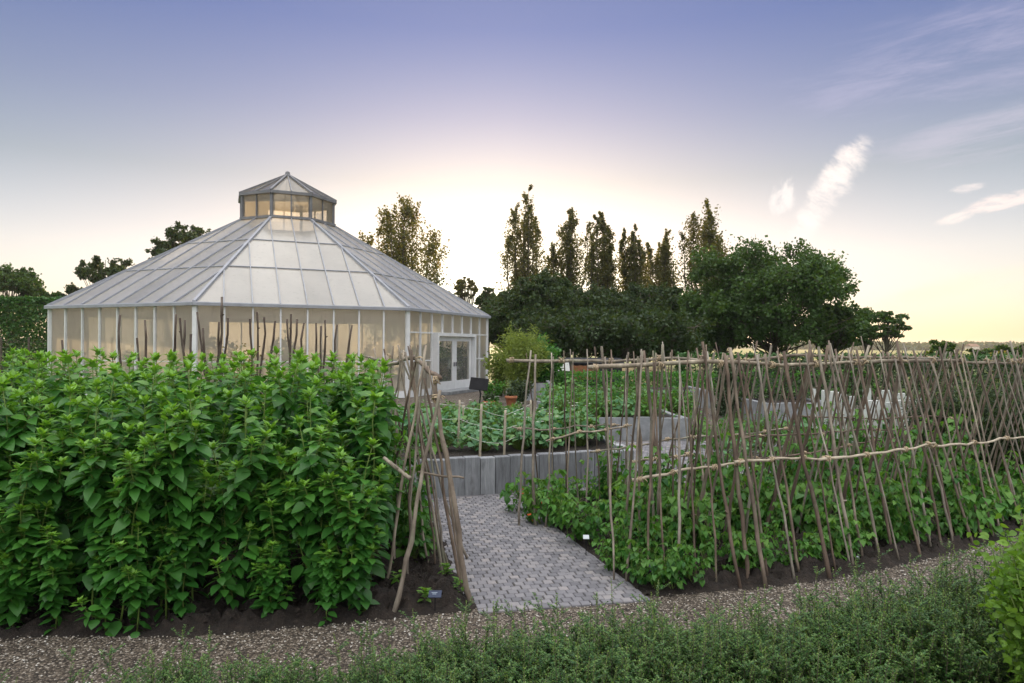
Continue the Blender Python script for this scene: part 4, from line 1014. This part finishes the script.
# ------------------------------------------------------------------ trees
def tree(name, label, cat, px, ytop, wpx, ybase, Y, leafm, nleaf, ls, kind='round', group=None, trunk_frac=.25, seed=0):
    global rng
    keep = rng; rng = np.random.default_rng(seed*31+11)
    top = P(px, ytop, Y); h = top.z; W = wpx/F*Y/2*(1.0 if kind == 'round' else 1.12 if kind == 'poplar' else .9)
    root = empty(name, (top.x, Y, 0), label, cat, group); tr = MB(); lf = MB()
    t = np.linspace(0, 1, 9)
    tp = np.stack([np.cumsum(rng.normal(0, .012*h, 9))*.6, np.cumsum(rng.normal(0, .012*h, 9))*.6, h*.93*t], 1); tp -= tp[0]; tp[-1, :2] *= .3
    r0 = .014*h+.04
    tr.tube(tp, np.linspace(r0, .02, 9), 8)
    ft, LT_ = polyline(tp)
    z0 = max(.05, (P(px, ybase, Y).z)/h)
    pts = []
    def along(p, n, sg):
        fp, LL = polyline(p); u = rng.uniform(.25, 1.05, n); q = np.array([fp(min(x, 1)*LL) for x in u]); return q+rng.normal(0, 1, (n, 3))*sg
    if kind == 'poplar':
        nl_ = int(np.clip(W*4.2, 8, 15)); per = nleaf//nl_
        for k in range(nl_):
            a = k*2.4+rng.normal(0, .3); rr = W*(0 if k == 0 else rng.uniform(.2, .85)); fr = 1.0 if k == 0 else 1-.36*(rr/W)**1.2*rng.uniform(.3, 1.6)
            zt = h*(z0+(1-z0)*fr*rng.uniform(.9, 1.0)) if k else h; zb = h*z0*rng.uniform(.4, .9)
            base_ = ft(zb/h*LT_*.9); tt = np.linspace(0, 1, 10)[:, None]
            out = np.array([[math.cos(a), math.sin(a), 0]])
            p = base_+out*rr*np.minimum(1, tt*2.2)**.7+np.array([[0, 0, 1.]])*(zt-base_[2])*tt+np.cumsum(rng.normal(0, .06, (10, 3)), 0)*[1, 1, 0]
            tr.tube(p, np.linspace(r0*.45, .012, 10), 5, cap=False)
            fp, LL = polyline(p); ns = 26
            for q_ in range(ns):
                u = .12+.88*(q_+rng.random())/ns; c = fp(u*LL); sw = W*.5*np.interp(u, [0, .3, .7, 1], [.7, 1.15, .85, .3])
                d_ = rdir(1)[0]*sw; d_[2] = sw*rng.uniform(.7, 1.6)
                tr.tube([c, c+d_*[.8, .8, .5], c+d_], [.016, .011, .005], 3, cap=False)
                m_ = max(3, int(per/ns*rng.uniform(.5, 1.5)))
                pts.append(c+d_*rng.uniform(.15, 1.1, (m_, 1))+np.clip(rng.normal(0, 1, (m_, 3)), -1.7, 1.7)*[sw*.2, sw*.2, sw*.32])
    else:
        ncl = {'round': 120, 'loose': 64, 'pollard': 30}[kind]
        cz = h*(1+z0)/2; rz_ = h*(1-z0)/2
        for k in range(ncl):
            d = rdir(1)[0]; q = rng.uniform(.35, .92)**.6
            sq_ = 1+.16*math.sin(3*math.atan2(d[1], d[0])+seed)+.12*math.sin(5*d[2]+seed*2)
            c = np.array([d[0]*W*q*sq_, d[1]*W*q*sq_, cz+d[2]*rz_*q*.96])
            if kind == 'pollard': c[2] = h*(.62+.32*rng.random()); c[0] = rng.uniform(-1, 1)*W*.8; c[1] = rng.uniform(-1, 1)*W*.6
            s0 = np.clip((c[2]/h)*.75-.12, .1, .85); b0 = ft(s0*LT_)
            mid = (b0+c)/2+np.array([0, 0, -.04*h])+rng.normal(0, .02*h, 3)
            tt = np.linspace(0, 1, 6)[:, None]; p = (1-tt)**2*b0+2*tt*(1-tt)*mid+tt**2*c
            tr.tube(p, np.linspace(r0*.4*(1.2-s0), .015, 6), 5, cap=False)
            cr = W*rng.uniform(.11, .26)*(.8 if kind == 'loose' else 1.0 if kind == 'pollard' else 1)
            m_ = nleaf//ncl
            nt = 7
            for _ in range(nt):
                e = c+rdir(1)[0]*cr*([1.3, 1.3, .4] if kind == 'pollard' else [1, 1, .75]); tr.tube([c, (c+e)/2+rng.normal(0, .05, 3), e], [.022, .015, .006], 3, cap=False)
                pts.append(c+(e-c)*rng.uniform(.3, 1.15, (m_//nt, 1))+np.clip(rng.normal(0, 1, (m_//nt, 3)), -1.7, 1.7)*cr*.2)
    q = np.concatenate(pts); n = len(q)
    d = rdir(n); d[:, 2] -= .3
    lf.leaves(*FACE, q, d, rdir(n), ls*rng.uniform(.6, 1.3, n), 0.0, rng.uniform(.6, 1.0, n))
    tr.build('trunk', M['bark'], root, True); lf.build('crown', leafm, root)
    rng = keep
    return root
PO, TL, TM = M['poplar_leaf'], M['tree_leaf'], M['tree_leaf_mid']
for i, (px_, yt, w_, yb, lb) in enumerate([
    (528, 189, 42, 300, 'tallest narrow poplar, straight above the bamboo clump'),
    (568, 210, 40, 300, 'slim ragged poplar second from the left in the row of poplars'),
    (603, 213, 36, 305, 'single columnar poplar with an even narrow crown in the middle of the row'),
    (634, 226, 32, 305, 'shorter poplar standing close beside a broader one'),
    (662, 233, 40, 305, 'broader lower poplar just left of the wide topped poplar'),
    (706, 204, 52, 300, 'wide topped poplar at the right end of the row'),
    (402, 203, 78, 330, 'broad poplar clump rising behind the right roof slope of the greenhouse')]):
    tree('poplar_tree', lb, 'poplar', px_, yt, w_, yb, 40 if i == 6 else 58+3*math.sin(i*2), PO, 15000 if i == 6 else 11000, .115 if i == 6 else .145, 'poplar', None, seed=i+1)
for i, (px_, yt, w_, yb, Y, lm, nl, kd, lb) in enumerate([
    (535, 272, 92, 352, 46, TL, 12000, 'round', 'dark rounded tree under the tallest poplar'),
    (584, 288, 80, 355, 50, TL, 9000, 'round', 'dark low tree between the first poplars'),
    (640, 287, 96, 352, 48, TL, 12000, 'round', 'dark rounded tree under the middle poplars'),
    (690, 292, 60, 352, 52, TL, 8000, 'round', 'dark tree left of the big broad tree'),
    (776, 243, 170, 350, 42, TM, 21000, 'round', 'big broad bushy tree with bright green leaves right of the poplars'),
    (722, 300, 60, 352, 44, TM, 7000, 'round', 'lower bushy tree against the left side of the big broad tree'),
    (832, 305, 60, 352, 43, TM, 6000, 'round', 'small bushy tree against the right side of the big broad tree'),
    (465, 274, 26, 300, 60, PO, 1400, 'loose', 'small golden tree glowing between the greenhouse roof and the poplars'),
    (488, 284, 30, 330, 57, TL, 3200, 'loose', 'golden edged tree just left of the tallest poplar'),
    (12, 264, 72, 330, 48, TM, 9000, 'round', 'drooping willow like tree above the clipped hedge at left'),
    (105, 252, 74, 320, 55, TL, 7000, 'loose', 'loose rounded tree behind the left roof slope'),
    (62, 290, 30, 320, 58, TL, 2500, 'loose', 'small tree between the clipped hedge and the greenhouse'),
    (188, 222, 80, 290, 55, TL, 6500, 'loose', 'tree top showing above the upper left roof slope'),
    (506, 290, 60, 352, 50, TL, 8000, 'round', 'dark rounded tree at the left end of the tree band beside the bamboo'),
    (562, 278, 60, 352, 53, TL, 9000, 'round', 'dark tree between the two leftmost poplars'),
    (612, 284, 66, 352, 54, TL, 9000, 'round', 'dark tree behind the middle columnar poplar'),
    (664, 284, 66, 352, 55, TL, 9000, 'round', 'dark tree below the broader low poplar'),
    (620, 318, 190, 352, 38, TL, 12000, 'round', 'long dark thicket in the shade below the poplars')]):
    tree('broadleaf_tree', lb, 'tree', px_, yt, w_, yb, Y, lm, int(nl*2.8), .15, kd, None, seed=20+i)
for i, (px_, yt, w_, Y, lb) in enumerate([(888, 309, 52, 34, 'small pollarded tree with feathery tiers at the right of the big tree'), (941, 339, 30, 36, 'short leafy pollard near the right behind the poles'), (984, 347, 44, 38, 'low flat topped pollard left of the last one at right'), (1018, 343, 30, 36, 'low pollard at the right edge of the picture'), (868, 322, 26, 36, 'thin small tree right beside the big broad tree')]):
    tree('pollard_tree', lb, 'tree', px_, yt, w_, 358, Y, TM, 1900, .13, 'pollard', None, seed=60+i)
for i, x in enumerate((915, 930, 962, 998, 1008)):
    p = P(x, 380, 33); feathery('yellow_shrub', 'sunlit yellow green shrub behind the right end of the poles', 'shrub', (p.x, p.y, 0), 1.75, .6, 2400, .075, M['yellow_leaf'], KITE, 26)['group'] = 'yellow shrubs at the right'
# dark hedge line beyond the poles on the right
hedge('dark_hedge', 'dark dense hedge behind the pale upright boards', 9.6, 17.6, (8.5, .9, 1.3), .12, 14000, .09, M['grey_leaf'])
hedge('field_hedge', 'low dark hedge running behind the right end of the bean poles', 15.5, 30, (16, 1.0, 1.35), -.05, 9000, .14, M['hedge_leaf'])
# far woods and houses on the right horizon
mb = MB(); q = []
for k in range(300):
    x = rng.uniform(240, 640); y = rng.uniform(480, 600); c = np.array((x, y, 1.5+rng.random()*2)); w_ = rng.uniform(4, 9)
    q.append(c+np.clip(rng.normal(0, 1, (80, 3)), -1.6, 1.6)*[w_, w_, 1.9])
q = np.concatenate(q); q[:, 2] = np.abs(q[:, 2]); n = len(q)
mb.leaves(*FACE, q, rdir(n), rdir(n), rng.uniform(1.2, 2.4, n)); o = mb.build('distant_wood', M['tree_leaf']); tag(o, 'far line of woodland along the right horizon', 'woodland', None, 'stuff')
for (x, Y, w_, lb) in ((972, 470, 5.5, 'tiny white gabled house among far trees'),):
    p = P(x, 346, Y); root = empty('far_house', (p.x, p.y, 0), lb, 'house')
    mb = MB(); root.scale = (1, 1, .75); mb.box((0, 0, 2), (w_, 7, 4)); mb.build('wall', M['house_wall'], root)
    mb = MB(); mb.add([(-w_/2-.3, -3.8, 4), (w_/2+.3, -3.8, 4), (w_/2+.3, 3.8, 4), (-w_/2-.3, 3.8, 4), (-w_/2-.3, 0, 6.6), (w_/2+.3, 0, 6.6)], [[(0, 1, 5, 4), (2, 3, 4, 5)], [(1, 2, 5), (3, 0, 4)]]); mb.build('roof', M['house_roof'], root)

# ------------------------------------------------------------------ sky and sun
HAZE = .0003
SKY_FILL = (19.3, 19.0, 18.6)  # colour of the brightening added to the unseen part of the sky
SUN_AZ, SUN_EL = math.atan2(498-512, F), R(4.5)
wd = bpy.data.worlds.new('World'); sc.world = wd; wd.use_nodes = True; nt = wd.node_tree; nt.nodes.clear()
out = nt.nodes.new('ShaderNodeOutputWorld'); bg = nt.nodes.new('ShaderNodeBackground')
sky = nt.nodes.new('ShaderNodeTexSky'); sky.sky_type = 'NISHITA'; sky.sun_disc = False
sky.sun_elevation = SUN_EL; sky.sun_rotation = SUN_AZ; sky.altitude = 0; sky.air_density = 1.0; sky.dust_density = 1.2; sky.ozone_density = 2.0
tc = nt.nodes.new('ShaderNodeTexCoord'); DIR = tc.outputs['Generated']
sep = nt.nodes.new('ShaderNodeSeparateXYZ'); nt.links.new(DIR, sep.inputs[0])
def mapr(v, a, b, c=0.0, d=1.0, smooth=True):
    n = nt.nodes.new('ShaderNodeMapRange'); n.interpolation_type = 'SMOOTHSTEP' if smooth else 'LINEAR'
    nt.links.new(v, n.inputs[0])
    for k, x in enumerate((a, b, c, d)): n.inputs[k+1].default_value = x
    return n.outputs[0]
# evening sky: Nishita with its range compressed, violet tint higher up
def vgamma(sock, g_):
    n = nt.nodes.new('ShaderNodeGamma'); nt.links.new(sock, n.inputs[0]); n.inputs[1].default_value = g_; return n.outputs[0]
bw = nt.nodes.new('ShaderNodeRGBToBW'); nt.links.new(sky.outputs[0], bw.inputs[0])
lum = math_(nt, 'MULTIPLY', math_(nt, 'POWER', bw.outputs[0], .085), 1.12)
cl = nt.nodes.new('ShaderNodeCombineColor')
for k in range(3): nt.links.new(lum, cl.inputs[k])
c = mixc(nt, 1.0, vgamma(sky.outputs[0], .5), cl.outputs[0], 'MULTIPLY')
tint = ramp(nt, mapr(sep.outputs[2], 0, .5, 0, 1, False), [(0.0, (.385, .365, .40)), (.25, (.345, .315, .33)), (.46, (.218, .214, .232)), (.63, (.165, .168, .226)), (.84, (.112, .128, .224))])
c = mixc(nt, 1.0, c, tint, 'MULTIPLY')
sp = nt.nodes.new('ShaderNodeSeparateColor'); nt.links.new(c, sp.inputs[0]); cb_ = nt.nodes.new('ShaderNodeCombineColor')
for k in range(3):      # soft shoulder near the sun
    x = sp.outputs[k]
    y = math_(nt, 'DIVIDE', x, math_(nt, 'POWER', math_(nt, 'ADD', 1.0, math_(nt, 'POWER', math_(nt, 'DIVIDE', x, 1.9), 3.0)), 1/3))
    nt.links.new(math_(nt, 'MULTIPLY', y, 1/.15), cb_.inputs[k])
c = cb_.outputs[0]
# cirrus wisps
def wisp(dcen, ax, la, lb, scale, stretch, col, amt, seed=0.0, thr=(.45, .7)):
    global c
    d0 = Vector(dcen).normalized(); r_ = Vector((1, 0, 0)); r_ = (r_-d0*r_.dot(d0)).normalized(); u_ = r_.cross(d0)*1.0
    u_ = d0.cross(r_)*-1 if u_.z < 0 else u_
    A_ = r_*math.cos(ax)+u_*math.sin(ax); B_ = -r_*math.sin(ax)+u_*math.cos(ax)
    def dot(v):
        n = nt.nodes.new('ShaderNodeVectorMath'); n.operation = 'DOT_PRODUCT'; nt.links.new(DIR, n.inputs[0]); n.inputs[1].default_value = v; return n.outputs['Value']
    a_, b_ = dot(A_), dot(B_)
    cb = nt.nodes.new('ShaderNodeCombineXYZ'); nt.links.new(math_(nt, 'MULTIPLY', a_, stretch[0]), cb.inputs[0]); nt.links.new(math_(nt, 'MULTIPLY', b_, stretch[1]), cb.inputs[1]); cb.inputs[2].default_value = seed
    nz = N(nt, 'ShaderNodeTexNoise', Scale=scale, Detail=9, Roughness=.72, Distortion=.3); nt.links.new(cb.outputs[0], nz.inputs['Vector'])
    e = math_(nt, 'ADD', math_(nt, 'POWER', math_(nt, 'ABSOLUTE', math_(nt, 'DIVIDE', a_, la)), 2.0), math_(nt, 'POWER', math_(nt, 'ABSOLUTE', math_(nt, 'DIVIDE', b_, lb)), 2.0))
    m_ = mapr(e, 1.0, .0)
    k_ = mapr(math_(nt, 'ADD', nz.outputs['Fac'], math_(nt, 'MULTIPLY', m_, .25)), thr[0]+.17, thr[1]+.26)
    c = mixc(nt, math_(nt, 'MULTIPLY', math_(nt, 'MULTIPLY', m_, k_), amt), c, tuple(q/.15 for q in col))
pd = lambda x, y: P(x, y, 1.0)-Vector((0, 0, CZ))
wisp(pd(824, 198), R(60), .115, .030, 34, (1.3, .5), (1.0, .90, .84), .72, 1.0, (.38, .60))
wisp(pd(838, 170), R(56), .065, .024, 50, (1.5, .45), (1.05, .93, .86), .7, 1.5, (.36, .60))
wisp(pd(783, 197), R(80), .035, .024, 60, (.6, 1), (.98, .90, .85), .7, 2.0, (.40, .58))
wisp(pd(965, 288), R(14), .17, .024, 22, (.35, 2), (.93, .80, .62), .75, 3.0, (.40, .60))
wisp(pd(1003, 202), R(16), .06, .014, 40, (.5, 1.6), (.97, .82, .76), .85, 4.0, (.34, .55))
wisp(pd(954, 219), R(20), .03, .009, 50, (.6, 1.4), (.97, .85, .78), .7, 5.0, (.34, .55))
wisp(pd(968, 188), R(14), .025, .008, 50, (.6, 1.4), (.93, .82, .78), .6, 5.5, (.34, .55))
wisp(pd(980, 60), R(14), .32, .10, 12, (.35, 2.2), (.50, .47, .62), .45, 6.0)
wisp(pd(1010, 130), R(14), .22, .05, 14, (.35, 2.4), (.62, .57, .66), .5, 7.0)
# fill light added to the sky overhead and behind the viewpoint, lifts the foreground
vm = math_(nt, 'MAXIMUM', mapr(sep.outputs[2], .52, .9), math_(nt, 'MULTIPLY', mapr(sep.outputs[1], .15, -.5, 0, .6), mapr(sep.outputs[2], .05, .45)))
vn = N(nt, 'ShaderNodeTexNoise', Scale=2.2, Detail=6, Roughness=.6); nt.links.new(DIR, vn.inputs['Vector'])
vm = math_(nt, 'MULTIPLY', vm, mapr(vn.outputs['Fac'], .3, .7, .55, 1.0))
c = mixc(nt, vm, c, SKY_FILL)
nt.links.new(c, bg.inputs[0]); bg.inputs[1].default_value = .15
nt.links.new(bg.outputs[0], out.inputs[0])
sl = bpy.data.lights.new('sun', 'SUN'); sl.energy = 5.0; sl.angle = R(.5); sl.color = (1, .72, .42)
so = bpy.data.objects.new('sun', sl); COL.objects.link(so)
dv = Vector((math.sin(SUN_AZ)*math.cos(SUN_EL), math.cos(SUN_AZ)*math.cos(SUN_EL), math.sin(SUN_EL)))
so.rotation_euler = dv.to_track_quat('Z', 'Y').to_euler(); so.location = (0, 0, 30)

hm, hn, ho = mat('haze_air'); pv = nt_v = hn.nodes.new('ShaderNodeVolumePrincipled'); pv.inputs['Density'].default_value = HAZE; pv.inputs['Color'].default_value = (.95, .93, .9, 1); pv.inputs['Anisotropy'].default_value = .35
hn.links.new(pv.outputs[0], ho.inputs['Volume'])
mb = MB(); mb.box((0, 1570, 9), (5240, 3300, 20.2)); hz = mb.build('haze', hm); hz['kind'] = 'stuff'; tag(hz, 'thin golden evening haze in the air over the far fields', 'haze')
vs_ = sc.view_settings; vs_.view_transform = 'Standard'; vs_.look = 'None'; vs_.gamma = 1; vs_.use_curve_mapping = False; vs_.exposure = 0.3
sc.cycles.use_denoising = True
sc.cycles.max_bounces = 8; sc.cycles.transparent_max_bounces = 12; sc.cycles.diffuse_bounces = 3
sc.cycles.sample_clamp_indirect = 6
